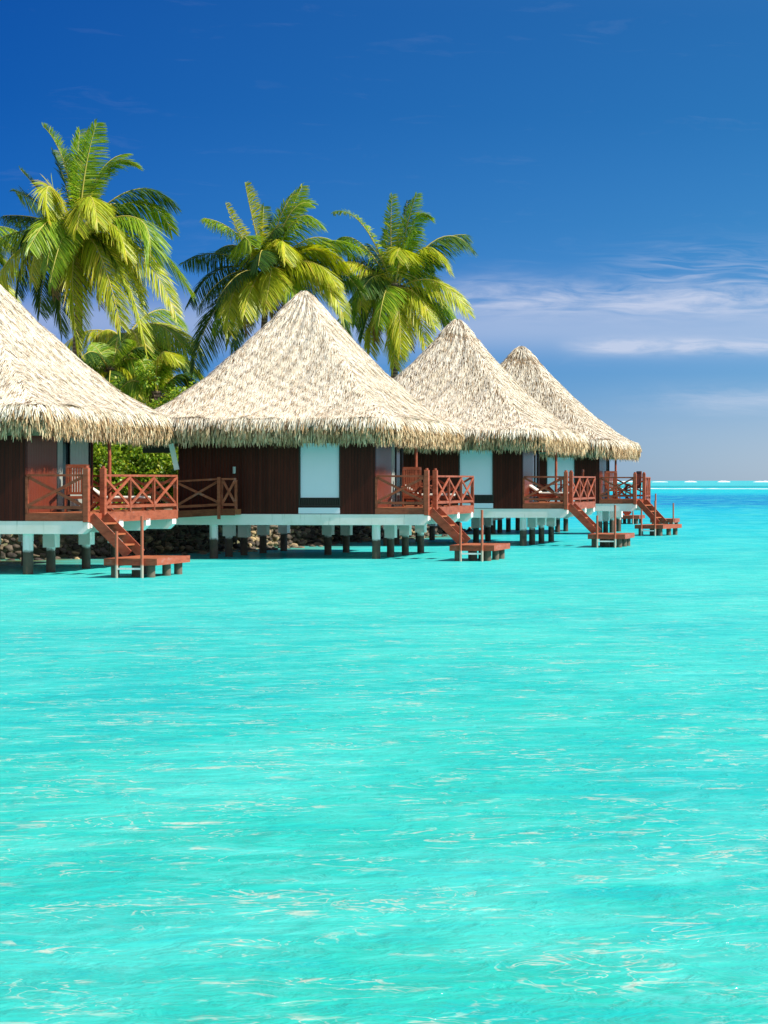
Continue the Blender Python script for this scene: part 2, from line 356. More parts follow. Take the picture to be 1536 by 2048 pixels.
# ------------------------------------------------------------------ mesh helpers
class MB:
    def __init__(s): s.v = []; s.f = []; s.sm = []
    def add(s, vs_, fs, smooth=False):
        o = len(s.v); s.v += [tuple(p) for p in vs_]; s.f += [tuple(i + o for i in f) for f in fs]; s.sm += [smooth] * len(fs)
    def box(s, x0, x1, y0, y1, z0, z1):
        v = [(x, y, z) for z in (z0, z1) for y in (y0, y1) for x in (x0, x1)]
        s.add(v, [(0, 2, 3, 1), (4, 5, 7, 6), (0, 1, 5, 4), (2, 6, 7, 3), (0, 4, 6, 2), (1, 3, 7, 5)])
    def bar(s, p0, p1, wd, ht, up=(0, 0, 1)):
        p0 = Vector(p0); p1 = Vector(p1); d = (p1 - p0).normalized()
        up = Vector(up)
        if abs(d.dot(up)) > 0.98: up = Vector((0, 1, 0))
        sx = d.cross(up).normalized(); sz = sx.cross(d).normalized()
        v = []
        for p in (p0, p1):
            for a, b in ((-1, -1), (1, -1), (1, 1), (-1, 1)):
                v.append(p + sx * a * wd / 2 + sz * b * ht / 2)
        s.add(v, [(0, 3, 2, 1), (4, 5, 6, 7), (0, 1, 5, 4), (1, 2, 6, 5), (2, 3, 7, 6), (3, 0, 4, 7)])
    def cyl(s, p0, p1, r0, r1=None, n=14, rings=1, wob=0.0, rnd=None):
        r1 = r0 if r1 is None else r1
        p0 = Vector(p0); p1 = Vector(p1); d = (p1 - p0).normalized()
        a = d.orthogonal().normalized(); b = d.cross(a)
        v = []; f = []
        for k in range(rings + 1):
            t = k / rings; c = p0.lerp(p1, t); r = r0 + (r1 - r0) * t
            for i in range(n):
                an = 2 * math.pi * i / n
                rr = r * (1 + (rnd.uniform(-wob, wob) if rnd else 0))
                v.append(c + a * math.cos(an) * rr + b * math.sin(an) * rr)
        for k in range(rings):
            for i in range(n):
                j = (i + 1) % n
                f.append((k * n + i, k * n + j, (k + 1) * n + j, (k + 1) * n + i))
        s.add(v, f, True)
        s.add(v[:n][::-1], [tuple(range(n))]); s.add(v[-n:], [tuple(range(n))])
    def prism(s, poly, y0, y1):           # polygon in x,z extruded along y
        n = len(poly)
        v = [(x, y0, z) for x, z in poly] + [(x, y1, z) for x, z in poly]
        s.add(v, [tuple(range(n)), tuple(range(2 * n - 1, n - 1, -1))] + [(i + n, (i + 1) % n + n, (i + 1) % n, i)[::1] for i in range(n)])
    def build(s, name, m, parent=None, bevel=0.0):
        me = bpy.data.meshes.new(name); me.from_pydata([tuple(p) for p in s.v], [], s.f)
        me.polygons.foreach_set('use_smooth', s.sm)
        me.materials.append(m); me.update()
        o = bpy.data.objects.new(name, me); scene.collection.objects.link(o)
        if parent: o.parent = parent
        if bevel:
            b = o.modifiers.new('bevel', 'BEVEL'); b.width = bevel; b.segments = 2; b.limit_method = 'ANGLE'
        return o

def tag(o, label=None, cat=None, group=None, kind=None):
    for k, v in (('label', label), ('category', cat), ('group', group), ('kind', kind)):
        if v: o[k] = v
    return o
def empty(name, loc, rz=0.0):
    o = bpy.data.objects.new(name, None); scene.collection.objects.link(o)
    o.location = loc; o.rotation_euler = (0, 0, rz); return o
def copy_tree(o, parent=None):
    c = o.copy(); scene.collection.objects.link(c)
    if parent: c.parent = parent
    for ch in [k for k in list(bpy.data.objects) if k.parent == o]: copy_tree(ch, c)
    return c
def strips_mesh(name, roots, dirs, sides, nrms, lens, wids, lifts, droop, mats, parent, segs=2, midx=None):
    """many leaf/straw strips in one mesh; arrays of shape (N,3) / (N,)"""
    N = len(roots); K = segs + 1
    ts = np.linspace(0, 1, K)
    V = np.zeros((N, K, 2, 3))
    for k, t in enumerate(ts):
        c = roots + dirs * (lens * t)[:, None] + nrms * (lifts * t * t)[:, None]
        c[:, 2] -= droop * t * t
        wv = wids * (0.55 + 0.9 * t * (1 - t) * 2 if t < 0.99 else 0.25)
        V[:, k, 0] = c - sides * (wv / 2)[:, None]
        V[:, k, 1] = c + sides * (wv / 2)[:, None]
    V = V.reshape(-1, 3)
    base = (np.arange(N) * K * 2)[:, None]
    faces = []
    for k in range(segs):
        faces.append(np.concatenate([base + 2 * k, base + 2 * k + 1, base + 2 * k + 3, base + 2 * k + 2], axis=1))
    Fa = np.stack(faces, 1).reshape(-1, 4)
    me = bpy.data.meshes.new(name)
    me.vertices.add(len(V)); me.vertices.foreach_set('co', V.ravel())
    me.loops.add(Fa.size); me.loops.foreach_set('vertex_index', Fa.ravel().astype(np.int32))
    me.polygons.add(len(Fa)); me.polygons.foreach_set('loop_start', np.arange(0, Fa.size, 4, dtype=np.int32))
    me.polygons.foreach_set('loop_total', np.full(len(Fa), 4, dtype=np.int32))
    for m in mats: me.materials.append(m)
    me.update(calc_edges=True); me.validate()
    o = bpy.data.objects.new(name, me); scene.collection.objects.link(o)
    if parent: o.parent = parent
    return o

# ------------------------------------------------------------------ water, ground
def build_water():
    b = MB()
    ys = [-60, 0, 30, 60, 120, 300, 1000, 4000, 30000]
    xs = [-12000, -2000, -300, -60, 0, 60, 300, 2000, 12000]
    v = [(x, y, 0) for y in ys for x in xs]; n = len(xs)
    b.add(v, [(j * n + i, j * n + i + 1, (j + 1) * n + i + 1, (j + 1) * n + i) for j in range(len(ys) - 1) for i in range(n - 1)])
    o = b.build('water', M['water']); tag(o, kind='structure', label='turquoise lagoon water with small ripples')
build_water()

SHORE = [(-60, 55), (-34, 61), (-26.5, 66.3), (-22.3, 70.0), (-20.2, 75), (-18.6, 82), (-17.4, 89), (-16.2, 96), (-15.5, 104), (-17, 112), (-24, 124), (-60, 140)]
def build_ground():
    rnd = random.Random(5)
    b = MB()
    pts = [Vector((x, y, 0)) for x, y in SHORE]
    top = [(p.x - 0.5, p.y + 0.5, 1.25) for p in pts]
    b.add(top, [tuple(range(len(top)))[::1]])
    low = [(p.x - 0.2, p.y + 0.2, -1.0) for p in pts]
    n = len(pts)
    b.add(top + low, [(i, i + n, (i + 1) % n + n, (i + 1) % n) for i in range(n)])
    o = b.build('ground', M['ground']); tag(o, kind='structure', label='low sandy island ground behind the rock wall')
    # piled rock wall
    rb = MB()
    import bmesh
    def rock(c, r):
        bm = bmesh.new(); bmesh.ops.create_icosphere(bm, subdivisions=2, radius=1)
        sx, sy, sz = rnd.uniform(.8, 1.3), rnd.uniform(.8, 1.2), rnd.uniform(.6, .95)
        sd_ = [Vector((rnd.uniform(-1, 1), rnd.uniform(-1, 1), rnd.uniform(-1, 1))).normalized() for _ in range(11)]
        vv = []
        for q in bm.verts:
            k = 1.0
            for s_ in sd_:
                dd = q.co.dot(s_)
                if dd > 0.5: k -= (dd - 0.5) * 0.62
            vv.append(Vector((q.co.x * sx, q.co.y * sy, q.co.z * sz)) * r * k + c)
        rb.add(vv, [tuple(x.index for x in f.verts) for f in bm.faces], True); bm.free()
    for i in range(len(pts) - 2):
        a, c = pts[i], pts[i + 1]; L = (c - a).length
        if a.y < 60: a = a.lerp(c, 0.7); L = (c - a).length
        nrm = Vector(((c - a).y, -(c - a).x, 0)).normalized()
        for row in range(7):
            z = -0.05 + row * 0.21
            k = 0.0
            while k < L:
                r = rnd.uniform(.11, .24)
                p = a.lerp(c, k / L) + nrm * (0.22 - row * 0.06 + rnd.uniform(-.06, .08))
                rock(Vector((p.x, p.y, z + rnd.uniform(-.05, .05))), r); k += r * 1.35
    for i in range(240):    # loose stones along the foot
        s_ = rnd.randrange(2, len(pts) - 3); p = pts[s_].lerp(pts[s_ + 1], rnd.random())
        rock(Vector((p.x + rnd.uniform(.3, 1.5), p.y - rnd.uniform(.3, 1.2), rnd.uniform(-.13, 0.0))), rnd.uniform(.10, .24))
    o = rb.build('sea_wall', M['rock'])
    tag(o, 'rough piled rock wall along the shore behind the hut piles', 'rock wall')
build_ground()

def build_surf():
    rnd = np.random.RandomState(3)
    b = MB()
    x = -900.0
    Y = 3300.0
    while x < 60:
        L = rnd.uniform(12, 60); gap = rnd.uniform(2, 45); h = rnd.uniform(0.5, 2.8)
        if x < -330: h *= 0.6
        N = 14; v = []
        for k in range(N + 1):
            t = k / N; hh = h * (math.sin(math.pi * t) ** 0.7) * rnd.uniform(.65, 1.0) + 0.3
            xx = x + L * t; yy = Y + rnd.uniform(-4, 4)
            v += [(xx, yy - 8, 0.02), (xx, yy, hh), (xx, yy + 9, 0.02)]
        b.add(v, [(3 * k + j, 3 * k + 3 + j, 3 * k + 4 + j, 3 * k + 1 + j) for k in range(N) for j in (0, 1)], True)
        x += L + gap
    o = b.build('breaking_surf', M['foam']); tag(o, 'white line of surf breaking on the far reef at the horizon', 'surf', kind='stuff')
    b = MB(); N = 240; v = []
    for k in range(N + 1):
        xx = -420 + 520 * k / N; yy = 655 + rnd.uniform(-10, 10) + 10 * math.sin(k * .09)
        v += [(xx, yy - 6 - rnd.uniform(0, 12), 0.01), (xx, yy, 0.05 + rnd.uniform(0, .10)), (xx, yy + 6 + rnd.uniform(0, 10), 0.01)]
    b.add(v, [(3 * k + j, 3 * k + 3 + j, 3 * k + 4 + j, 3 * k + 1 + j) for k in range(N) for j in (0, 1)], True)
    o = b.build('foam_line', M['foam']); tag(o, 'thin white foam line across the lagoon short of the horizon', 'surf', kind='stuff')
build_surf()

# ------------------------------------------------------------------ bungalow
DZ = 1.67     # deck level
RZ = -math.atan(364 / F_PX)

def roof_surface(cx, cy, a, b_, zt, zb, power=1.55, ph=0.0, cap=0.0):
    """returns f(s, q) -> position; s 0 apex .. 1 eave line, q perimeter angle"""
    def pos(s, q):
        s = np.asarray(s, float); q = np.asarray(q, float)
        n = 3.0 + 12.0 * np.clip(s * 1.8, 0, 1)
        c, sn = np.cos(q), np.sin(q)
        rr = (np.abs(c) ** n + np.abs(sn) ** n) ** (-1 / n)
        se = np.sqrt(s * s + 0.05 ** 2)
        z = zt + 0.30 - (zt - zb + 0.30) * (1 - (1 - np.clip(se, 0, 1)) ** power)
        # gentle lumps of hand-laid thatch
        lump = 0.06 * np.sin(q * 7 + s * 7 + ph) * np.sin(s * 9 + q * 4 + 2 * ph) * s + 0.022 * np.sin(q * 23 + s * 31 + ph)
        lump = lump + cap * np.clip((0.15 - s) * 40, 0, 1)
        return np.stack([cx + a * s * rr * c, cy + b_ * s * rr * sn, z + lump], -1)
    return pos

def build_roof(root, seed, cx=-5.25, cy=3.85, a=4.38, b_=4.72, zt=9.07, ze=3.62, n_slope=15000, n_fringe=9000, notch=False, cap=0.0):
    rs = np.random.RandomState(seed)
    zb = ze + 0.93
    pos = roof_surface(cx, cy, a, b_, zt, zb, 1.34, seed * 1.3, cap)
    # solid under-layer
    S = np.linspace(0.0, 1.0, 30); Q = np.linspace(0, 2 * np.pi, 128, endpoint=False)
    vs_ = []; nq = len(Q)
    for s in S: vs_.append(pos(np.full(nq, s), Q))
    edge = vs_[-1]; out = edge - np.array([cx, cy, 0]); out[:, 2] = 0; out /= np.linalg.norm(out, axis=1)[:, None]
    for k, (o_, d_) in enumerate(((0.05, 0.04), (0.10, 0.14), (0.13, 0.34), (0.10, 0.60), (0.04, 0.80), (-0.25, 0.74), (-0.9, 0.45))):
        p = edge + out * o_; p[:, 2] = zb - d_; vs_.append(p)
    inner = vs_[-1].copy()
    for k, sc in ((1, 0.6), (2, 0.2)):
        p = inner.copy(); p[:, :2] = (inner[:, :2] - np.array([cx, cy])) * sc + np.array([cx, cy]); p[:, 2] = inner[:, 2] + (1 - sc) * 3.2; vs_.append(p)
    R_ = len(vs_); V = np.concatenate(vs_)
    F = [(k * nq + i, k * nq + (i + 1) % nq, (k + 1) * nq + (i + 1) % nq, (k + 1) * nq + i) for k in range(R_ - 1) for i in range(nq)]
    b = MB(); b.add([tuple(p) for p in V], [f[::-1] for f in F], True)
    roof = b.build('roof', M['thatch_base'], root)
    # straws on the slopes
    N = n_slope
    s = np.sqrt(rs.uniform(0.0006, 1.0, N)); q = rs.uniform(0, 2 * np.pi, N)
    # even out angle density on the squarish plan
    p = pos(s, q); e = 1e-3
    ps = (pos(s + e, q) - p) / e; pq = (pos(s, q + e) - p) / e
    d = ps / np.linalg.norm(ps, axis=1)[:, None]
    # straws run straight down their own face, not along the radius
    rel = p - np.array([cx, cy, 0]); onx = np.abs(rel[:, 0]) / a > np.abs(rel[:, 1]) / b_
    slope = d[:, 2] / np.maximum(1e-6, np.hypot(d[:, 0], d[:, 1]))
    fd = np.stack([np.where(onx, np.sign(rel[:, 0]), 0.0), np.where(onx, 0.0, np.sign(rel[:, 1])), slope * 1.15], -1)
    fd /= np.linalg.norm(fd, axis=1)[:, None]
    bl = np.clip((s - 0.1) * 3, 0, 0.9)[:, None]
    d = d * (1 - bl) + fd * bl
    nr = np.cross(pq, ps); nr /= np.linalg.norm(nr, axis=1)[:, None]; nr *= np.sign(nr[:, 2:3])
    d = d + rs.normal(0, 0.065, (N, 3)); d -= nr * np.sum(d * nr, 1)[:, None]; d /= np.linalg.norm(d, axis=1)[:, None]
    side = np.cross(d, nr) + nr * rs.normal(0, 0.16, N)[:, None]; side /= np.linalg.norm(side, axis=1)[:, None]
    ln = rs.uniform(0.12, 0.34, N); wd = rs.uniform(0.008, 0.023, N)
    cl_ = 0.5 + 0.5 * np.sin(p[:, 0] * 9.1 + p[:, 2] * 5) * np.sin(p[:, 1] * 8.3 + p[:, 2] * 7)
    lift = rs.uniform(-0.02, 0.020, N) + 0.035 * (cl_ > .72) * rs.uniform(0, 1, N)
    roots = p + nr * (0.02 + 0.02 * cl_)[:, None] - d * 0.1
    # fringe
    N2 = n_fringe
    q2 = rs.uniform(0, 2 * np.pi, N2 * 2)
    e0 = pos(np.ones(N2 * 2), q2); e1 = pos(np.ones(N2 * 2), q2 + 1e-3)
    keep = rs.uniform(0, 1, N2 * 2) < np.linalg.norm(e1 - e0, axis=1) / np.linalg.norm(e1 - e0, axis=1).max() * 0.95
    e0 = e0[keep]; e1 = e1[keep]; q2 = q2[keep]; N2 = len(e0)
    o2 = e0 - np.array([cx, cy, 0]); relx = np.abs(o2[:, 0]) / a > np.abs(o2[:, 1]) / b_
    o2[:, 2] = 0; o2 /= np.linalg.norm(o2, axis=1)[:, None]
    tan = (e1 - e0); tan[:, 2] = 0; tan /= np.linalg.norm(tan, axis=1)[:, None]
    o2 = np.stack([tan[:, 1], -tan[:, 0], np.zeros(N2)], -1)
    tt = rs.uniform(0, 1, N2) ** 0.8
    z2 = zb + 0.06 - tt ** 1.3 * 0.66
    r2 = e0 + o2 * (-0.10 * (1 - tt) ** 3 + 0.14 * np.sin(np.pi * np.clip(tt * .9 + .05, 0, 1)) + 0.02 + rs.uniform(-0.02, 0.04, N2))[:, None]; r2[:, 2] = z2
    flare = (1.5 * (1 - tt) ** 4 + 0.12 * (1 - tt) + 0.01)
    arc = e0[:, 0] + e0[:, 1]; clump = 0.5 + 0.5 * np.sin(arc * 34 + 3 * np.sin(arc * 5.3) + 2 * np.sin(arc * 13.7))
    d2 = o2 * flare[:, None] + tan * rs.normal(0, 0.13, N2)[:, None] + np.array([0, 0, -1.0]); d2 /= np.linalg.norm(d2, axis=1)[:, None]
    side2 = tan + o2 * rs.normal(0, 0.4, N2)[:, None]; side2 /= np.linalg.norm(side2, axis=1)[:, None]
    ln2 = np.minimum(rs.uniform(0.22, 0.42, N2), z2 - ze + rs.uniform(-0.02, 0.13, N2) * (0.5 + clump)); wd2 = rs.uniform(0.015, 0.036, N2)
    lf2 = rs.uniform(-0.05, 0.02, N2) + 0.02 * clump; lf2 = np.where(tt < .25, -.06, lf2)
    ok = (clump > 0.08 + 0.34 * tt) | (tt < 0.18) | (rs.uniform(0, 1, N2) < 0.12)
    if notch:
        pc = np.array([cx + a, cy - b_]); dd = np.hypot(e0[:, 0] - pc[0] + .15, e0[:, 1] - pc[1] - .05)
        ok &= ~(dd < 0.02 + 0.20 * tt)
    ok &= ln2 > 0.05
    strips_mesh('thatch', roots, d, side, nr, ln, wd, lift, 0.0, [M['thatch']], roof)
    if cap:
        nc = 320; qc = rs.uniform(0, 2 * np.pi, nc); sc_ = rs.uniform(.13, .17, nc); pc_ = pos(sc_, qc); dc_ = pos(sc_ + .01, qc) - pc_
        dc_ /= np.linalg.norm(dc_, axis=1)[:, None]; tc_ = pos(sc_, qc + .01) - pc_; tc_ /= np.linalg.norm(tc_, axis=1)[:, None]; nc_ = np.cross(tc_, dc_); nc_ *= np.sign(nc_[:, 2:3])
        strips_mesh('ridge_cap_binding', pc_ + nc_ * .04, dc_ + tc_ * rs.normal(0, .6, nc)[:, None], tc_, nc_, rs.uniform(.1, .3, nc), rs.uniform(.015, .035, nc), rs.uniform(-.02, .03, nc), 0.0, [M['binding']], roof)
    hi = ok & (tt < 0.30); lo = ok & ~hi
    strips_mesh('eave_fringe', r2[lo], d2[lo], side2[lo], o2[lo], ln2[lo], wd2[lo], lf2[lo], 0.0, [M['fringe']], roof)
    strips_mesh('thatch_edge', r2[hi], d2[hi], side2[hi], o2[hi], ln2[hi], wd2[hi], lf2[hi], 0.0, [M['thatch']], roof)
    return roof

def cross_panel(mb, p0, p1, z0, z1, tk=0.055):
    """X brace between two points at heights z0..z1"""
    a0 = Vector((p0[0], p0[1], z0)); a1 = Vector((p1[0], p1[1], z1)); c0 = Vector((p0[0], p0[1], z1)); c1 = Vector((p1[0], p1[1], z0))
    d = (Vector(p1[:2] + (0,)) - Vector(p0[:2] + (0,))).normalized(); n = Vector((-d.y, d.x, 0))
    mb.bar(a0, a1, 0.035, 0.075); mb.bar(c0 + n * 0.036, c1 + n * 0.036, 0.035, 0.075)

def railing(root, pts, panels, name='railing', z=DZ, h=1.02, zs=None):
    """rail along the polyline pts with the given number of X panels per segment"""
    b = MB(); posts = []
    for i in range(len(pts) - 1):
        p, q = Vector((*pts[i], 0)), Vector((*pts[i + 1], 0)); n = panels[i]
        d = (q - p).normalized()
        za = z if zs is None else zs[i]; zb = z if zs is None else zs[i + 1]
        b.bar((p.x, p.y, za + h), (q.x, q.y, zb + h), 0.085, 0.06)
        b.bar((p.x, p.y, za + 0.15), (q.x, q.y, zb + 0.15), 0.05, 0.085)
        for k in range(n):
            a = p.lerp(q, k / n); c = p.lerp(q, (k + 1) / n)
            z0a = za + (zb - za) * k / n; z0c = za + (zb - za) * (k + 1) / n
            a2 = a + d * 0.03; c2 = c - d * 0.03
            nn = Vector((-d.y, d.x, 0)) * 0.02
            b.bar(Vector((a2.x, a2.y, z0a + .2)) - nn, Vector((c2.x, c2.y, z0c + h - .05)) - nn, 0.035, 0.075)
            b.bar(Vector((a2.x, a2.y, z0a + h - .05)) + nn, Vector((c2.x, c2.y, z0c + .2)) + nn, 0.035, 0.075)
            if k: posts.append((a, z0a))
        if i: posts.append((p, za))
    posts.append((Vector((*pts[-1], 0)), z if zs is None else zs[-1])); posts.insert(0, (Vector((*pts[0], 0)), z if zs is None else zs[0]))
    r = b.build(name, M['rail'], root)
    for p, zz in posts:
        pb = MB(); pb.box(p.x - .036, p.x + .036, p.y - .036, p.y + .036, zz + .002, zz + h - 0.032); pb.build('post', M['rail'], r)
    return r

def big_post(root, u, v, z0=1.42, z1=DZ + 1.28):
    b = MB(); b.box(u - .075, u + .075, v - .075, v + .075, z0, z1 - .06)
    b.cyl((u, v, z1 - .06), (u, v, z1), .062, .05, 10)
    return b.build('newel_post', M['rail'], root, 0.012)

def bungalow(label, ox, oy, rz=RZ, seed=1, wall_r=-1.7, wall_l=-8.3, side_len=3.4, win=(-4.2, -2.9), row_r=(0.05, 1.8, 3.7, 5.8), row_l=(0.05, 1.5, 3.0, 5.0, 7.3),
             deck_v=6.6, g=0.0, post_v=3.0, roof_kw={}, gangway=False, curtain=True, plat=(1.18, 2.5, -1.5, 0.8), chamfer=0.0):
    rnd = random.Random(seed)
    root = empty('bungalow', (ox, oy, 0), rz)
    tag(root, label, 'bungalow', 'thatched bungalows on piles over the lagoon')
    build_roof(root, seed, **roof_kw)
    # --- walls
    WT = 3.95
    b = MB()
    b.box(wall_l, -6.15, 0.06, 0.16, 1.46, WT)
    b.box(-6.147, win[0] - .05, 0.03, 0.13, 1.46, WT)
    b.box(win[0] - .05, win[1] + .05, 0.10, 0.16, 1.46, WT)
    b.box(wall_l, wall_l + .10, 0.16, side_len, 1.46, WT)
    b.box(wall_l, wall_r, side_len, side_len + .10, 1.46, WT)
    b.build('wall', M['wall'], root)
    b = MB(); b.box(win[1] + .05, wall_r, -0.03, 0.12, 1.455, WT); b.build('corner_panel', M['wall'], root)
    b = MB(); b.box(wall_r - .09, wall_r - .01, 0.12, 2.0, 1.455, WT); b.build('side_wall', M['side'], root)
    # window: frame, white blind, louvre and sill board
    b = MB(); x0, x1 = win
    b.box(x0 - .045, x0, 0.0, 0.098, 1.7, WT); b.box(x1, x1 + .045, -.01, 0.098, 1.7, WT); b.box(x0, x1, 0.01, 0.098, 1.70, 1.75)
    wf = b.build('window', M['dark'], root)
    b = MB(); b.box(x0, x1, 0.06, 0.095, 1.99, WT - .01); b.build('blind', M['blind'], wf)
    b = MB(); k = x0 + 0.02
    while k < x1 - .02: b.box(k, k + .035, 0.03, 0.07, 1.752, 1.985); k += 0.06
    b.box(x0, x1, .071, .094, 1.752, 1.985); b.build('louvre', M['dark'], wf)
    b = MB(); b.box(x0 - .04, x1 + .03, -0.04, 0.055, 1.475, 1.665); b.build('sill_board', M['blind'], wf)
    # sliding doors towards the deck
    b = MB(); xx = wall_r - .05
    for v0 in (2.0, (2.0 + side_len) / 2 - .03, side_len - .06): b.box(xx - .03, xx + .03, v0 + .003, v0 + .06, 1.67, WT)
    b.box(xx - .03, xx + .03, 2.06, side_len - .06, 3.88, WT); b.box(xx - .03, xx + .03, 2.06, side_len - .06, 1.67, 1.72)
    dr = b.build('sliding_door', M['dark'], root)
    b = MB(); b.box(xx - .008, xx + .004, 2.06, side_len - .06, 1.72, 3.88); b.build('pane', M['glass'], dr)
    if curtain:
        b = MB(); vv = 2.10; n = 0
        L1 = 2.35 if side_len < 4 else side_len - .25
        pts = []
        for seg in ((2.08, 2.36), (2.85, L1)) if side_len >= 4 else ((2.06, 2.36),):
            k = seg[0]; pts = []
            while k <= seg[1]:
                pts.append((xx + .045 + .022 * math.sin(k * 60), k)); k += .017
            v_ = [(x, y, z) for x, y in pts for z in (1.74, 3.86)]
            b.add(v_, [(2 * i, 2 * i + 2, 2 * i + 3, 2 * i + 1) for i in range(len(pts) - 1)], True)
        b.build('curtain', M['curtain'], dr)
    # wall lamp
    b = MB(); b.cyl((-6.4, 0.0, 2.78), (-6.4, 0.0, 3.0), .05, .05, 12); b.box(-6.43, -6.37, 0.0, 0.04, 2.86, 2.92); b.build('wall_lamp', M['metal'], root)
    # --- beams and piles
    def pbeam(v, xr):
        b = MB(); z0, z1 = 1.10, 1.455
        poly = [(wall_l - .1, z0), (xr - .16, z0), (xr, z0 + .15), (xr, z1), (wall_l - .1, z1)]
        b.prism(poly, v, v + .30); return b.build('cross_beam', M['white'], root, 0.01)
    pbeam(-0.02, 0.05)
    for v in ((2.2, 4.2, deck_v - .35) if deck_v > 5 else (deck_v - .35,)): pbeam(v, 0.02 + chamfer)
    def pile(u, v, i):
        b = MB(); r = 0.125 if i else 0.14
        b.cyl((u, v + .14, -1.2), (u, v + .14, 1.10), r, r * .97, 16, 10, 0.02, rnd)
        p = b.build('pile', M['pile'], root)
        if i:
            b = MB(); b.box(u - .17, u + .17, v + .0, v + .34, 0.66 + rnd.uniform(-.05, .08), 1.098); b.build('pile_cap', M['white'], p)
    for i, v in enumerate(row_r): pile(wall_r - .02, v, i)
    for i, v in enumerate(row_l): pile(-7.15, v, i)
    for v in (3.6, 5.8): pile(-4.4, v, 1)
    # --- deck
    sg = Vector((math.sin(g), math.cos(g), 0)); og = Vector((math.cos(g), -math.sin(g), 0))
    gap = 1.12
    P2 = sg * gap
    er = P2.x                                     # right deck edge
    b = MB()
    nb = 22
    for k in range(nb):
        v0 = deck_v * k / nb; v1 = deck_v * (k + 1) / nb - .008
        xr = (er - .05) if v0 > P2.y else (er - .05) * v0 / P2.y - (0.05 if g == 0 else .08)
        xl = wall_r if v1 < side_len + .1 else wall_l
        b.box(xl + .003, xr, v0 + .03, v1 + .03, DZ - .04, DZ)
    b.build('deck', M['deck'], root)
    b = MB()
    b.box(wall_r + .003, -.078, -.03, 0.025, 1.458, DZ - .002)
    b.build('front_fascia', M['rail'], root)
    b = MB(); b.box(er - .04, er + .02, P2.y + .078, deck_v + .09, 1.40, DZ + .004); b.build('side_fascia', M['rail'], root)
    b = MB(); b.bar(sg * .08 + Vector((0, 0, 1.56)) - og * .03, sg * (gap - .08) + Vector((0, 0, 1.56)) - og * .03, .05, .19); b.build('step_fascia', M['rail'], root)
    big_post(root, 0, 0); big_post(root, P2.x, P2.y)
    railing(root, [(wall_r + .04, 0.0), (-.075, 0.0)], [1], 'front_railing')
    railing(root, [(P2.x, P2.y + .075), (P2.x, deck_v)], [3], 'side_railing')
    railing(root, [(P2.x - .04, deck_v), (-4.2 if deck_v > 5 else -1.5, deck_v)], [3 if deck_v > 5 else 1], 'back_railing')
    # roof posts with small braces
    for (pu, pv) in ((min(-.88, roof_kw.get('cx', -5.25) + roof_kw.get('a', 4.38) - .26), post_v), (-4.6, deck_v - .1))[:2 if deck_v > 5 else 1]:
        b = MB(); b.cyl((pu, pv, DZ), (pu, pv, 4.15), .055, .05, 12)
        b.build('roof_post', M['rail'], root)
    eu = roof_kw.get('cx', -5.25) + roof_kw.get('a', 4.38) - .18
    b = MB(); b.box(eu - .17, eu, .6, deck_v + .2, 3.74, 3.88); (b.box(-8.1, eu - .18, deck_v - .2, deck_v - .05, 3.74, 3.88) if deck_v > 5 else None); b.build('eave_beam', M['chair'], root)
    # --- stairs down to the bathing platform
    ZP = 0.50
    run = 1.02
    st_ = empty('staircase', tuple(og * .5 + sg * .5 + Vector((0, 0, ZP)))); st_.parent = root; st_off = st_.location.copy()
    for side in (0.10, gap - .10):
        b = MB()
        s0 = sg * side
        top = s0 + og * .08 + Vector((0, 0, DZ - .09)); bot = s0 + og * (run + .10) + Vector((0, 0, ZP + .05))
        b.bar(top - st_off, bot - st_off, .05, .26); b.build('stringer', M['rail'], st_)
    for k, z in enumerate((1.38, 1.09, 0.80)):
        b = MB(); o_ = .08 + run * (DZ - z) / (DZ - ZP) - .02
        c0 = sg * .13 + og * o_ + Vector((0, 0, z)); c1 = sg * (gap - .13) + og * o_ + Vector((0, 0, z))
        b.bar(c0 - st_off, c1 - st_off, .25, .045); b.build('tread', M['deck'], st_)
    # platform
    o0, o1, s0, s1 = plat
    def PL(o_, s_, z): return og * o_ + sg * s_ + Vector((0, 0, z))
    b = MB(); n = 14
    for k in range(n):
        a = o0 + (o1 - o0) * k / n; c = o0 + (o1 - o0) * (k + 1) / n - .008
        b.add([PL(a, s0, ZP - .04), PL(c, s0, ZP - .04), PL(c, s1, ZP - .04), PL(a, s1, ZP - .04), PL(a, s0, ZP), PL(c, s0, ZP), PL(c, s1, ZP), PL(a, s1, ZP)],
              [(0, 3, 2, 1), (4, 5, 6, 7), (0, 1, 5, 4), (1, 2, 6, 5), (2, 3, 7, 6), (3, 0, 4, 7)])
    pf = b.build('bathing_platform', M['deck'], root)
    b = MB()
    zc = ZP - .085
    b.bar(PL(o0, s0 - .03, zc), PL(o1, s0 - .03, zc), .05, .18); b.bar(PL(o0, s1 + .03, zc), PL(o1, s1 + .03, zc), .05, .18)
    b.bar(PL(o1 + .03, s0 - .055, zc), PL(o1 + .03, s1 + .055, zc), .055, .18); b.bar(PL(o0 - .03, s0 - .055, zc), PL(o0 - .03, s1 + .055, zc), .055, .18)
    b.build('edge_board', M['rail'], pf)
    for (fo, fs) in ((.12, .08), (.45, .22), (.84, .1), (.12, .9), (.5, .6), (.86, .55), (.86, .92)):
        b = MB(); p = PL(o0 + (o1 - o0) * fo, s0 + (s1 - s0) * fs, 0)
        b.cyl((p.x, p.y, -1.2), (p.x, p.y, ZP - .18), .115, .11, 14, 8, .03, rnd); b.build('platform_pile', M['darkpile'], pf)
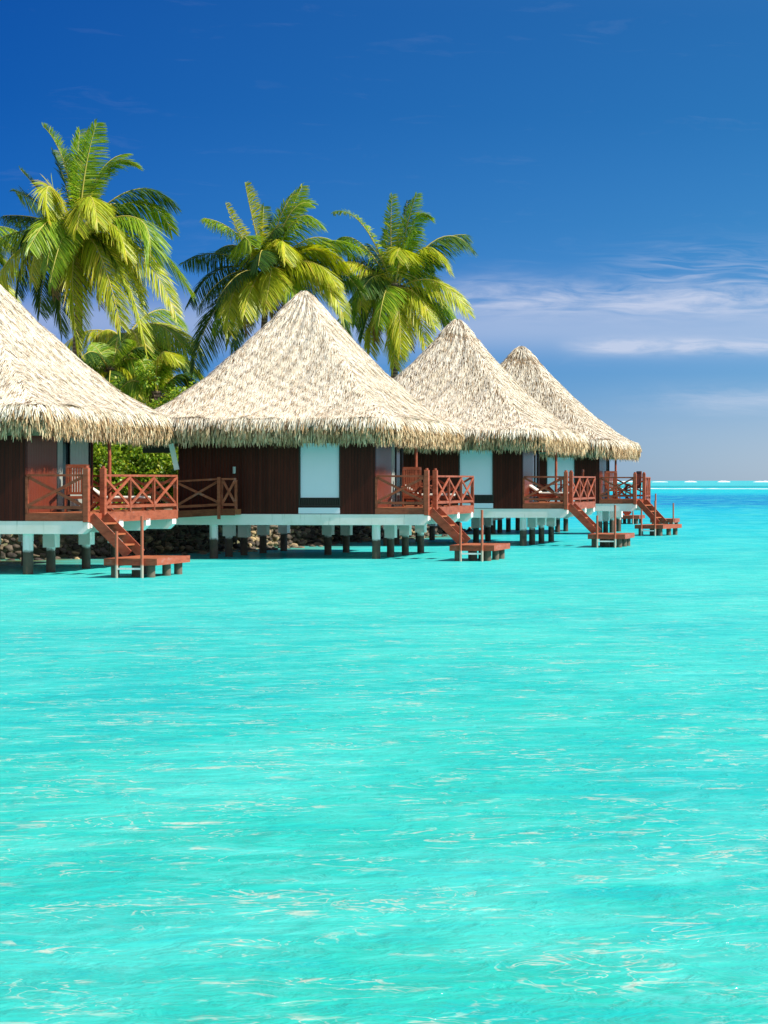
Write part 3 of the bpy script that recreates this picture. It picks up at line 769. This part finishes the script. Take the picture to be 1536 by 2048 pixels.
    for fo, top, fr in ((.24, 1.22, 0), (.76, 1.62, 0)):
        b = MB(); p = PL(o0 + (o1 - o0) * fo, s0 - .12, 0)
        b.cyl((p.x, p.y, -.8), (p.x, p.y, top), .043, .040, 10); b.build('ladder_pole', M['pole'], pf)
    b = MB(); b.bar(PL(o0 + (o1 - o0) * .24, s0 - .12, .24), PL(o0 + (o1 - o0) * .76, s0 - .12, .24), .05, .05); b.build('ladder_rung', M['white'], pf)
    # --- entrance gangway on the shore side, sloping down to the left
    if gangway:
        u0, u1, u2 = -9.6, -6.65, -6.15
        b = MB()
        b.add([(u0, -.62, 1.28), (u1, -.62, 1.44), (u1, -.05, 1.44), (u0, -.05, 1.28), (u0, -.62, 1.46), (u1, -.62, 1.62), (u1, -.05, 1.62), (u0, -.05, 1.46)],
              [(0, 3, 2, 1), (4, 5, 6, 7), (0, 1, 5, 4), (1, 2, 6, 5), (2, 3, 7, 6), (3, 0, 4, 7)])
        b.box(u1 + .003, u2, -.62, -.05, 1.44, 1.62)
        gw = b.build('gangway', M['deck'], root)
        b = MB(); b.bar((u0, -.65, 1.37), (u1, -.65, 1.53), .05, .22); b.box(u1, u2, -.675, -.625, 1.42, 1.64); b.build('gangway_fascia', M['chair'], gw)
        railing(root, [(u0, -.58), (u1, -.58)], [2], 'gangway_railing', z=1.46, h=.98, zs=[1.46, 1.62])
        railing(root, [(u1 + .04, -.58), (u2, -.54)], [1], 'gangway_railing', z=1.62, h=.98)
        b = MB(); b.box(u1 - .045, u1 + .045, -.78, -.70, 1.3, 2.66); b.build('gangway_post', M['rail'], root)
        b = MB(); b.box(-9.4, -8.35, -.2, -.08, 3.45, 3.85); b.build('tie_beam', M['dark'], root)
        b = MB(); b.bar((-8.42, -.25, 3.75), (-8.25, -.2, 2.9), .10, .16); b.build('brace', M['white'], root)
    return root

H1 = bungalow('nearest thatched bungalow at the left edge, cut off by the frame', -18.4, 56.7, seed=11, side_len=4.4, row_r=(0.05, 1.5, 3.9, 6.0), post_v=4.3,
              roof_kw=dict(notch=True, n_slope=115000, n_fringe=26000))
H2 = bungalow('whole thatched bungalow with the largest roof, second from the left', -11.05, 68.0, seed=22, gangway=True, roof_kw=dict(n_slope=125000, n_fringe=30000))
H3 = bungalow('third thatched bungalow, partly behind the large central roof', -7.84, 81.5, seed=33, roof_kw=dict(n_slope=75000, n_fringe=20000, ze=3.58, cap=.07, a=4.5, cx=-5.2), side_len=3.2, curtain=False)
H4 = bungalow('farthest thatched bungalow, its eave meeting the open sea on the right', -6.27, 99.0, seed=44, g=R(14), plat=(0.85, 2.15, -1.9, 0.35),
              roof_kw=dict(n_slope=60000, n_fringe=17000, cx=-6.22, a=5.16, zt=9.1, ze=3.5, cap=.08), side_len=2.9, curtain=False, wall_l=-8.3, deck_v=3.0, post_v=2.5)

# a further bathing platform or two beyond the last bungalow
def far_dock(label, px, Y, rz, stair, w_=1.7, l_=2.2):
    p = at(px, Y0, Y); root = empty('swimming_platform', (p.x, p.y, 0), rz)
    tag(root, label, 'swimming platform', 'bathing platforms beyond the last bungalow')
    b = MB(); n = 12
    for k in range(n): b.box(-w_ / 2 + w_ * k / n, -w_ / 2 + w_ * (k + 1) / n - .01, -l_ / 2, l_ / 2, .46, .50)
    b.build('boards', M['deck'], root)
    b = MB(); b.box(-w_ / 2, w_ / 2, -l_ / 2 - .06, -l_ / 2 - .002, .30, .505); b.box(w_ / 2 + .002, w_ / 2 + .06, -l_ / 2 - .06, l_ / 2 + .06, .30, .505)
    b.box(-w_ / 2 - .06, -w_ / 2 - .002, -l_ / 2 - .06, l_ / 2 + .06, .30, .505); b.build('edge_board', M['rail'], root)
    for x in (-.7, -.2, .3, .72):
        for y in (-.9, .8):
            b = MB(); b.cyl((x * w_ / 1.7, y, -1), (x * w_ / 1.7, y, .45), .1, .1, 12); b.build('pile', M['darkpile'], root)
    for x, z in ((-.35, 1.85), (.6, 1.35)):
        b = MB(); b.cyl((x, -l_ / 2 - .12, -.8), (x, -l_ / 2 - .12, z), .045, .04, 10); b.build('ladder_pole', M['pole'], root)
    if stair:
        b = MB(); b.bar((-.9, 0, 1.62), (.1, 0, .55), .06, .3); b.bar((-.9, .9, 1.62), (.1, .9, .55), .06, .3)
        for k in range(3): b.box(-.75 + .26 * k, -.5 + .26 * k, .03, .87, 1.36 - .28 * k, 1.40 - .28 * k)
        b.build('staircase', M['rail'], root)
far_dock('low bathing platform with two pale poles just beyond the far platform at right', 1330, 113, RZ, False, 1.2, 2.0)
far_dock('dark bathing platform seen under the farthest bungalow deck', 1252, 124, RZ, True, 1.8, 2.2)

# ------------------------------------------------------------------ deck furniture
def armchair():
    root = empty('armchair', (0, 0, 0))
    b = MB()
    for k in range(6): b.box(-.27, .27, -.26 + .09 * k, -.19 + .09 * k, .42, .445)
    b.build('seat', M['chair'], root)
    b = MB(); n = 8
    b.bar((-.29, .30, 1.28), (.29, .30, 1.28), .04, .10); b.bar((-.27, .24, .52), (.27, .24, .52), .04, .07)
    for k in range(n):
        x = -.24 + .48 * k / (n - 1); b.bar((x, .24, .52), (x, .30, 1.26), .02, .052, (1, 0, 0))
    for s in (-1, 1): b.bar((s * .29, .24, .0), (s * .29, .31, 1.32), .045, .05, (1, 0, 0))
    b.build('backrest', M['chair'], root)
    for s in (-1, 1):
        b = MB(); b.bar((s * .32, -.33, .66), (s * .32, .29, .68), .09, .03); b.build('armrest', M['chair'], root)
        b = MB(); b.bar((s * .29, -.27, 0), (s * .29, -.27, .645), .045, .045); b.build('leg', M['chair'], root)
    b = MB(); b.bar((-.27, -.27, .40), (.27, -.27, .40), .03, .07); b.bar((-.27, -.27, .14), (.27, -.27, .14), .03, .05); b.build('stretcher', M['chair'], root)
    return root
def lounger():
    root = empty('sun_lounger', (0, 0, 0))
    b = MB()
    for s in (-1, 1): b.bar((-.95, s * .31, .30), (.95, s * .31, .30), .05, .10)
    for k in range(12): b.box(-.3 + .105 * k, -.23 + .105 * k, -.285, .285, .31, .33)
    b.build('frame', M['chair'], root)
    for x in (-.8, .8):
        for s in (-1, 1):
            b = MB(); b.bar((x, s * .31, 0), (x, s * .31, .25), .06, .06); b.build('leg', M['chair'], root)
    b = MB(); b.box(-.3, .96, -.28, .28, .335, .42); b.build('cushion', M['cushion'], root, .03)
    b = MB(); b.add([(-.31, -.28, .34), (-.31, .28, .34), (-.92, .28, .72), (-.92, -.28, .72), (-.31, -.28, .43), (-.31, .28, .43), (-.86, .28, .80), (-.86, -.28, .80)],
                    [(0, 3, 2, 1), (4, 5, 6, 7), (0, 1, 5, 4), (1, 2, 6, 5), (2, 3, 7, 6), (3, 0, 4, 7)]); b.build('head_cushion', M['cushion'], root, .03)
    b = MB()
    for s in (-1, 1): b.bar((-.34, s * .24, .31), (-.95, s * .24, .70), .04, .05); b.bar((-.75, s * .24, .56), (-.6, s * .24, .30), .03, .04)
    b.build('backrest', M['chair'], root)
    return root
def table():
    root = empty('folding_table', (0, 0, 0))
    b = MB()
    for k in range(7): b.box(-.40, .40, -.28 + .08 * k, -.21 + .08 * k, .70, .725)
    b.box(-.36, -.30, -.28, .28, .67, .698); b.box(.30, .36, -.28, .28, .67, .698); b.build('table_top', M['chair'], root)
    for s in (-1, 1):
        b = MB(); b.bar((-.33, s * .24, 0), (.33, s * .24, .67), .04, .05); b.build('leg', M['chair'], root)
        b = MB(); b.bar((.33, s * .20, 0), (-.33, s * .20, .67), .04, .05); b.build('leg', M['chair'], root)
    return root
protos = {}
def place(kind, builder, hut, u, v, rz, label, cat, group):
    if kind not in protos: protos[kind] = o = builder()
    else: o = copy_tree(protos[kind])
    p = Matrix.Translation(hut.location) @ Matrix.Rotation(hut.rotation_euler.z, 4, 'Z') @ Vector((u, v, DZ + .002))
    o.location = p; o.rotation_euler = (0, 0, hut.rotation_euler.z + rz)
    tag(o, label, cat, group); return o
CH, LO, TA = 'slatted wooden armchairs on the decks', 'cushioned sun loungers on the decks', 'folding wooden tables on the decks'
place('chair', armchair, H1, -1.08, 1.9, R(20), 'brown slatted armchair behind the front railing of the leftmost bungalow', 'armchair', CH)
place('table', table, H1, -.95, 3.2, R(10), 'wooden table beside the slatted armchair on the leftmost deck', 'table', TA)
place('lounger', lounger, H1, -1.3, 5.2, R(15), 'cream cushioned lounger behind the side railing of the leftmost bungalow', 'sun lounger', LO)
place('chair', armchair, H2, -.98, 1.9, R(15), 'dark slatted armchair on the deck of the central bungalow', 'armchair', CH)
place('table', table, H2, -.55, 2.9, R(60), 'small folding table with crossed legs on the central bungalow deck', 'table', TA)
place('lounger', lounger, H2, -1.3, 5.2, R(8), 'cream lounger behind the side railing of the central bungalow', 'sun lounger', LO)
place('lounger', lounger, H3, -.98, 1.6, R(0), 'lounger with raised cream head cushion on the third bungalow deck', 'sun lounger', LO)
place('table', table, H3, -1.25, 4.3, R(0), 'folding table standing behind the lounger on the third bungalow deck', 'table', TA)
place('chair', armchair, H3, -.4, 4.3, R(-75), 'high slatted armchair seen sideways between the third bungalow gate posts', 'armchair', CH)
place('chair', armchair, H4, -1.25, 1.1, R(25), 'armchair nearest the wall on the farthest bungalow deck', 'armchair', CH)
place('chair', armchair, H4, -.45, 2.4, R(-60), 'armchair nearest the stairs on the farthest bungalow deck', 'armchair', CH)
place('table', table, H4, -.95, 2.0, R(0), 'folding table between two armchairs on the farthest bungalow deck', 'table', TA)

# ------------------------------------------------------------------ palms
def frond(parent, hub, ctrl, tip, seed, mt, leaf=0.95, wind=Vector((0.35, 0.0, 0.0)), hang=0.7, per=46):
    rs = np.random.RandomState(seed)
    h, c, t_ = np.array(hub), np.array(ctrl), np.array(tip)
    K = per; T = np.linspace(0.14, 1.0, K) ** 0.95
    def P(t): return (1 - t)[:, None] ** 2 * h + 2 * ((1 - t) * t)[:, None] * c + (t ** 2)[:, None] * t_
    def D(t):
        d = 2 * (1 - t)[:, None] * (c - h) + 2 * t[:, None] * (t_ - c); return d / np.linalg.norm(d, axis=1)[:, None]
    roots, dirs, sides, nrms, lens, wids, droops = [], [], [], [], [], [], []
    roll = rs.uniform(-.7, .7)
    for s in (-1, 1):
        t = np.clip(T + rs.uniform(-.008, .008, K), 0, 1)
        p, d = P(t), D(t)
        up = np.tile(np.array([0, 0, 1.0]), (K, 1))
        lat = np.cross(d, up); ln = np.linalg.norm(lat, axis=1); lat[ln < .15] = np.array([1, 0, 0]); lat /= np.linalg.norm(lat, axis=1)[:, None]
        nn = np.cross(lat, d)
        lat2 = lat * math.cos(roll) + nn * math.sin(roll); nn2 = np.cross(lat2, d)
        fw = (0.35 + 0.65 * t)[:, None]
        dr = lat2 * s + d * fw + nn2 * 0.18 + np.array([0, 0, -hang * .7]) + np.array(wind) * 0.9 + rs.normal(0, .11, (K, 3))
        dr /= np.linalg.norm(dr, axis=1)[:, None]
        L = leaf * (0.30 + 0.95 * np.sin(np.pi * np.clip(t * .86 + .10, 0, 1))) * rs.uniform(.85, 1.08, K)
        roots.append(p); dirs.append(dr); lens.append(L)
        sd_ = np.cross(dr, nn2) + nn2 * rs.normal(0, .3, K)[:, None]; sd_ /= np.linalg.norm(sd_, axis=1)[:, None]
        sides.append(sd_); nrms.append(np.tile(np.array(wind), (K, 1))); wids.append(rs.uniform(.022, .044, K)); droops.append(L * hang * rs.uniform(.35, .75, K))
    c_ = np.concatenate
    o = strips_mesh('frond', c_(roots), c_(dirs), c_(sides), c_(nrms), c_(lens), c_(wids), np.full(2 * K, .25), c_(droops), [mt], parent, segs=3)
    b = MB(); N = 12; prev = None; ts = np.linspace(0, 1, N + 1); pp = P(ts)
    for k in range(N):
        r0 = .035 * (1 - ts[k]) + .008; r1 = .035 * (1 - ts[k + 1]) + .008
        b.cyl(tuple(pp[k]), tuple(pp[k + 1]), r0, r1, 5)
    b.build('midrib', M['rachis'], o)
    return o

def palm(label, hx, hy, Y, base_dx, fr, seed, leaf=0.95, scale=1.0, group='coconut palms behind the bungalows', auto=0):
    """fr: tip dx,dy, arch dx,dy (photo px from the crown), depth offset (m), tone"""
    rnd = random.Random(seed)
    hub = at(hx, hy, Y); m = Y / F_PX
    base = Vector((hub.x + base_dx, hub.y + rnd.uniform(-.4, .4), 1.1))
    root = empty('palm_tree', base); tag(root, label, 'palm tree', group)
    H = hub - base
    b = MB(); N = 16; pts = []
    for k in range(N + 1):
        t = k / N; pts.append(Vector((H.x * t + math.sin(t * math.pi) * .35 * (1 if base_dx < 0 else -1), H.y * t, H.z * t)))
    for k in range(N):
        r0 = .17 * (1 - k / N) + .10 + (.12 if k == 0 else 0); r1 = .17 * (1 - (k + 1) / N) + .10
        b.cyl(pts[k], pts[k + 1], r0, r1, 12)
    b.build('trunk', M['trunk'], root)
    b = MB()                                             # fibrous crown heart with young coconuts
    b.cyl(H + Vector((0, 0, -.45)), H + Vector((0, 0, .35)), .16, .24, 12)
    for k in range(9):
        an = k * 2.4; p0 = H + Vector((math.cos(an) * .15, math.sin(an) * .15, -.1)); b.cyl(p0, p0 + Vector((math.cos(an) * .35, math.sin(an) * .35, .35)), .05, .03, 6)
    b.build('crown_heart', M['trunk'], root)
    hl = tuple(H)
    tones = {'g': M['frond'], 'y': M['frond_y'], 'd': M['frond_d']}
    for i, (tx, ty, ax, ay, dd, tn) in enumerate(fr):
        tip = H + Vector((tx * m, dd, -ty * m)); ctl = H + Vector((ax * m, dd * .55, -ay * m))
        hang = .35 if ty < -120 else .75
        frond(root, hl, tuple(ctl), tuple(tip), seed * 100 + i, tones[tn], leaf * scale * rnd.uniform(.9, 1.1) * (.74 if ty < -120 else 1.0), hang=hang, per=135)
    if hy < 600 and hx > 0:
        for k, (dx_, dz_) in enumerate(((-.55, -2.3), (.5, -2.6), (.1, -2.0))):
            frond(root, hl, tuple(H + Vector((dx_ * 1.6, -.5 + k * .4, .15))), tuple(H + Vector((dx_ * 1.5, -.3 + k * .4, dz_))), seed * 100 + 90 + k, M['frond_b'], .5, hang=1.1, per=60)
    for i in range(auto):
        an = i * 2.399 + rnd.uniform(-.2, .2); el = rnd.uniform(-.5, .9); r = rnd.uniform(2.4, 3.2) * scale
        dx_, dy_ = math.cos(an), math.sin(an)
        tip = H + Vector((dx_ * r * math.cos(el * .6), dy_ * r * math.cos(el * .6), r * (el - .45)))
        ctl = H + Vector((dx_ * r * .5, dy_ * r * .5, r * (.35 + el * .5)))
        frond(root, hl, tuple(ctl), tuple(tip), seed * 100 + 50 + i, tones[rnd.choice('gydd')], leaf * scale * rnd.uniform(.85, 1.0), hang=.75, per=110)
    return root

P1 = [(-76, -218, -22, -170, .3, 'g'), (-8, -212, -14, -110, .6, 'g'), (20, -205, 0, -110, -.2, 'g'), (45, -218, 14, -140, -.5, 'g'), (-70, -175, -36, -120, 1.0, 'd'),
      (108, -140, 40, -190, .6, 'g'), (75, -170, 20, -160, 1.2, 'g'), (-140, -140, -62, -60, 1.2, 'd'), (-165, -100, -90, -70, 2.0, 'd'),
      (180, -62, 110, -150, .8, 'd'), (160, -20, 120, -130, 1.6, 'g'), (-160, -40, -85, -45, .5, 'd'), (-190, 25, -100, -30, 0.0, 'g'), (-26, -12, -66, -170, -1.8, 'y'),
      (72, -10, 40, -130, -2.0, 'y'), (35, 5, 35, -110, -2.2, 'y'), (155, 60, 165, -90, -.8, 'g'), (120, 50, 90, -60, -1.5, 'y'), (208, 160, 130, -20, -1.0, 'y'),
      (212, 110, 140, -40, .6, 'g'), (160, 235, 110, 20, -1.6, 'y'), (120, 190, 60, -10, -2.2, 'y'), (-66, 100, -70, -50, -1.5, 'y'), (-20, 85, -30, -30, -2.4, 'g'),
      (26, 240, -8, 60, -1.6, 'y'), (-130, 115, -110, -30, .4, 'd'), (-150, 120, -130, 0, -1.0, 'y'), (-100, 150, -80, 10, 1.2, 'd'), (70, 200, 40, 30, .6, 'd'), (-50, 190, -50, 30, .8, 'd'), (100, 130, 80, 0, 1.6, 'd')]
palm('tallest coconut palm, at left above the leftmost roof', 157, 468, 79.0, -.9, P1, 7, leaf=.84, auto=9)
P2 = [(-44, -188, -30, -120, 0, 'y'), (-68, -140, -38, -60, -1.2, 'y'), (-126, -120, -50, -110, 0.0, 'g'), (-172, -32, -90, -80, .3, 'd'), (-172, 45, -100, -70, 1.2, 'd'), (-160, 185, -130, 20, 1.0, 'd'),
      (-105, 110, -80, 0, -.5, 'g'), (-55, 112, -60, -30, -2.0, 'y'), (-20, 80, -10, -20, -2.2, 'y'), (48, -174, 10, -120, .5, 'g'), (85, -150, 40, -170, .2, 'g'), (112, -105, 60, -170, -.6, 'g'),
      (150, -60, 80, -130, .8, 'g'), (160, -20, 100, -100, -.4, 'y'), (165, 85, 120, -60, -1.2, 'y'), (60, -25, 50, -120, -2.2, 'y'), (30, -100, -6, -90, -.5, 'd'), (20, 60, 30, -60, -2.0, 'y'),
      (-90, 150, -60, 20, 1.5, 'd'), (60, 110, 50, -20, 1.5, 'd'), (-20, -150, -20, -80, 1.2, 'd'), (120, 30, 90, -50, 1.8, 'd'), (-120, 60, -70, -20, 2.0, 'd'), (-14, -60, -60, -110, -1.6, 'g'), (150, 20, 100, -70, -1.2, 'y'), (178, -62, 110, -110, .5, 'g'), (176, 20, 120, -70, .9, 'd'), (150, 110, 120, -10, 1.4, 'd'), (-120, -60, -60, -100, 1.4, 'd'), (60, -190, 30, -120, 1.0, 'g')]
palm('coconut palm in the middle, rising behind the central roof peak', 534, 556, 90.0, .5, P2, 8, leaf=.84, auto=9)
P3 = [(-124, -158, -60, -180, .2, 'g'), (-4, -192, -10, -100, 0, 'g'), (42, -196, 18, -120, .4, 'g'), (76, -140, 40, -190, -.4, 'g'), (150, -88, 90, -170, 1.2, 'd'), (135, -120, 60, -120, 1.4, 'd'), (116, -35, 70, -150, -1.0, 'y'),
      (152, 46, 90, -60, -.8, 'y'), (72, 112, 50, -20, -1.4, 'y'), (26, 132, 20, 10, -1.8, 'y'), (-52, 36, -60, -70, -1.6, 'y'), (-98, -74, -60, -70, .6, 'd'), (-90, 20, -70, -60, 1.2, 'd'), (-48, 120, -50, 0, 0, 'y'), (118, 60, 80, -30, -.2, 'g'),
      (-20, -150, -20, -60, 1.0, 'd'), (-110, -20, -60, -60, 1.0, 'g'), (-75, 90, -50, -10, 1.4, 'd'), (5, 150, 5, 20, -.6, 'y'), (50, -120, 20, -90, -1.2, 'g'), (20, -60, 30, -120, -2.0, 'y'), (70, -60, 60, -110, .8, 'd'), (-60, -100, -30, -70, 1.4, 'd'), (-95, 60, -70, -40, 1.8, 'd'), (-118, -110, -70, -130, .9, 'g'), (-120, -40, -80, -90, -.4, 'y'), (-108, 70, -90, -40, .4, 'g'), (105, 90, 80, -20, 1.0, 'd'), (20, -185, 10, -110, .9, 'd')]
palm('rightmost coconut palm with a pale leaning trunk, between two roofs', 788, 582, 97.0, -.8, P3, 9, leaf=.84, auto=8)
palm('low palm whose drooping fronds fill the gap right of the tallest palm', 247, 682, 92.0, .6, [(-70, 50, -40, -60, -.8, 'y'), (-60, 130, -60, -10, -1.0, 'y'), (30, 110, 20, -10, -1.4, 'y'), (70, 120, 60, -40, -.8, 'y'), (80, 60, 60, -60, .3, 'g'), (-20, 150, -20, 10, -1.2, 'g'), (60, 160, 30, 30, -1.6, 'y')], 12, leaf=.9, auto=12, scale=1.1)
palm('small palm with an arching tip low beside the central roof', 312, 800, 84.0, .4, [(40, -90, 10, -110, 0, 'g'), (52, -75, 0, -140, -.6, 'y'), (-30, -80, -20, -60, 0, 'g'), (-70, -10, -40, -70, -.5, 'g'), (60, -20, 50, -90, .5, 'd'), (20, -70, 0, -60, 0, 'g')], 13, leaf=.7, scale=.9)
palm('short bushy palm with yellowing tips just above the right slope of the leftmost roof', 222, 748, 86.0, .5, [(-40, -60, -20, -50, 0, 'g'), (30, -70, 10, -60, 0, 'g'), (60, 40, 50, -40, -.8, 'y'), (-30, 60, -30, -20, -1.0, 'y')], 15, leaf=.8, auto=10, scale=.85)
palm('low palm standing between the two low palms and the round bush', 292, 742, 96.0, -.4, [(30, -60, 0, -60, 0, 'g'), (-40, -50, -30, -50, 0, 'y'), (50, 50, 50, -30, -.6, 'y')], 16, leaf=.85, auto=11, scale=.95)
palm('palm at the left edge, only frond tips in the frame', -120, 520, 88.0, .3, [(115, -10, 70, -70, -.5, 'y'), (140, 60, 90, -50, -.8, 'y'), (150, -60, 80, -90, 0, 'g'), (95, 90, 80, 0, 0, 'g'), (160, -20, 110, -80, -.9, 'y'), (150, 30, 100, -50, .6, 'g'), (158, 90, 120, 0, -1.2, 'y')], 14, leaf=.9, auto=4)

# ------------------------------------------------------------------ shrubs
def shrub(label, x, y, z0, h, rad, n, seed, leaf=.13):
    rs = np.random.RandomState(seed); rnd = random.Random(seed)
    root = empty('shrub', (x, y, z0)); tag(root, label, 'shrub', 'leafy shrubs on the shore')
    b = MB()
    tips = []
    for k in range(9):
        an = k * 2.4; rr = rad * rnd.uniform(.3, .75); t = Vector((math.cos(an) * rr, math.sin(an) * rr, h * rnd.uniform(.55, .92)))
        mid = Vector((t.x * .35, t.y * .35, h * .35)); b.cyl((t.x * .05, t.y * .05, 0), mid, .06, .045, 7); b.cyl(mid, t, .045, .015, 7); tips.append(t)
    b.build('branches', M['trunk'], root)
    C = 60; cen = []
    for k in range(C):
        t = tips[rnd.randrange(len(tips))]; cen.append(np.array([t.x, t.y, t.z]) + rs.normal(0, 1, 3) * np.array([rad * .33, rad * .33, h * .2]))
    cen = np.array(cen); ids = rs.randint(0, C, n)
    u = rs.normal(0, 1, (n, 3)); u /= np.linalg.norm(u, axis=1)[:, None]
    p = cen[ids] + u * (rs.uniform(.5, 1, n) * .38)[:, None]; p[:, 2] = np.maximum(p[:, 2], .05)
    d = u + rs.normal(0, .5, (n, 3)) + np.array([0, 0, -.2]); d /= np.linalg.norm(d, axis=1)[:, None]
    s = np.cross(d, rs.normal(0, 1, (n, 3))); s /= np.linalg.norm(s, axis=1)[:, None]; nn = np.cross(s, d)
    strips_mesh('foliage', p, d, s, nn, rs.uniform(.8, 1.4, n) * leaf, rs.uniform(.6, .9, n) * leaf, np.zeros(n), .02, [M['bush']], root)
for i, (px, Y, h, rad, lb) in enumerate([
        (205, 76, 2.6, 1.2, 'yellow green shrub left of the veranda post on the leftmost deck'), (262, 78, 2.9, 1.3, 'leafy shrub right of the veranda post on the leftmost deck'),
        (318, 77, 2.3, 1.1, 'round green shrub beside the central bungalow wall'), (168, 80, 3.2, 1.3, 'shrub hidden mostly behind the sliding doors of the leftmost bungalow'),
        (235, 83, 3.8, 1.4, 'taller shrub behind the veranda at left'), (295, 84, 3.8, 1.4, 'tall green shrub behind the tie beam of the central bungalow'),
        (352, 82, 4.5, 1.2, 'tall bright green bush just above the left slope of the central roof')]):
    p = at(px, Y0, Y); shrub(lb, p.x, p.y, 1.2, h, rad, 7500, 60 + i, .105)
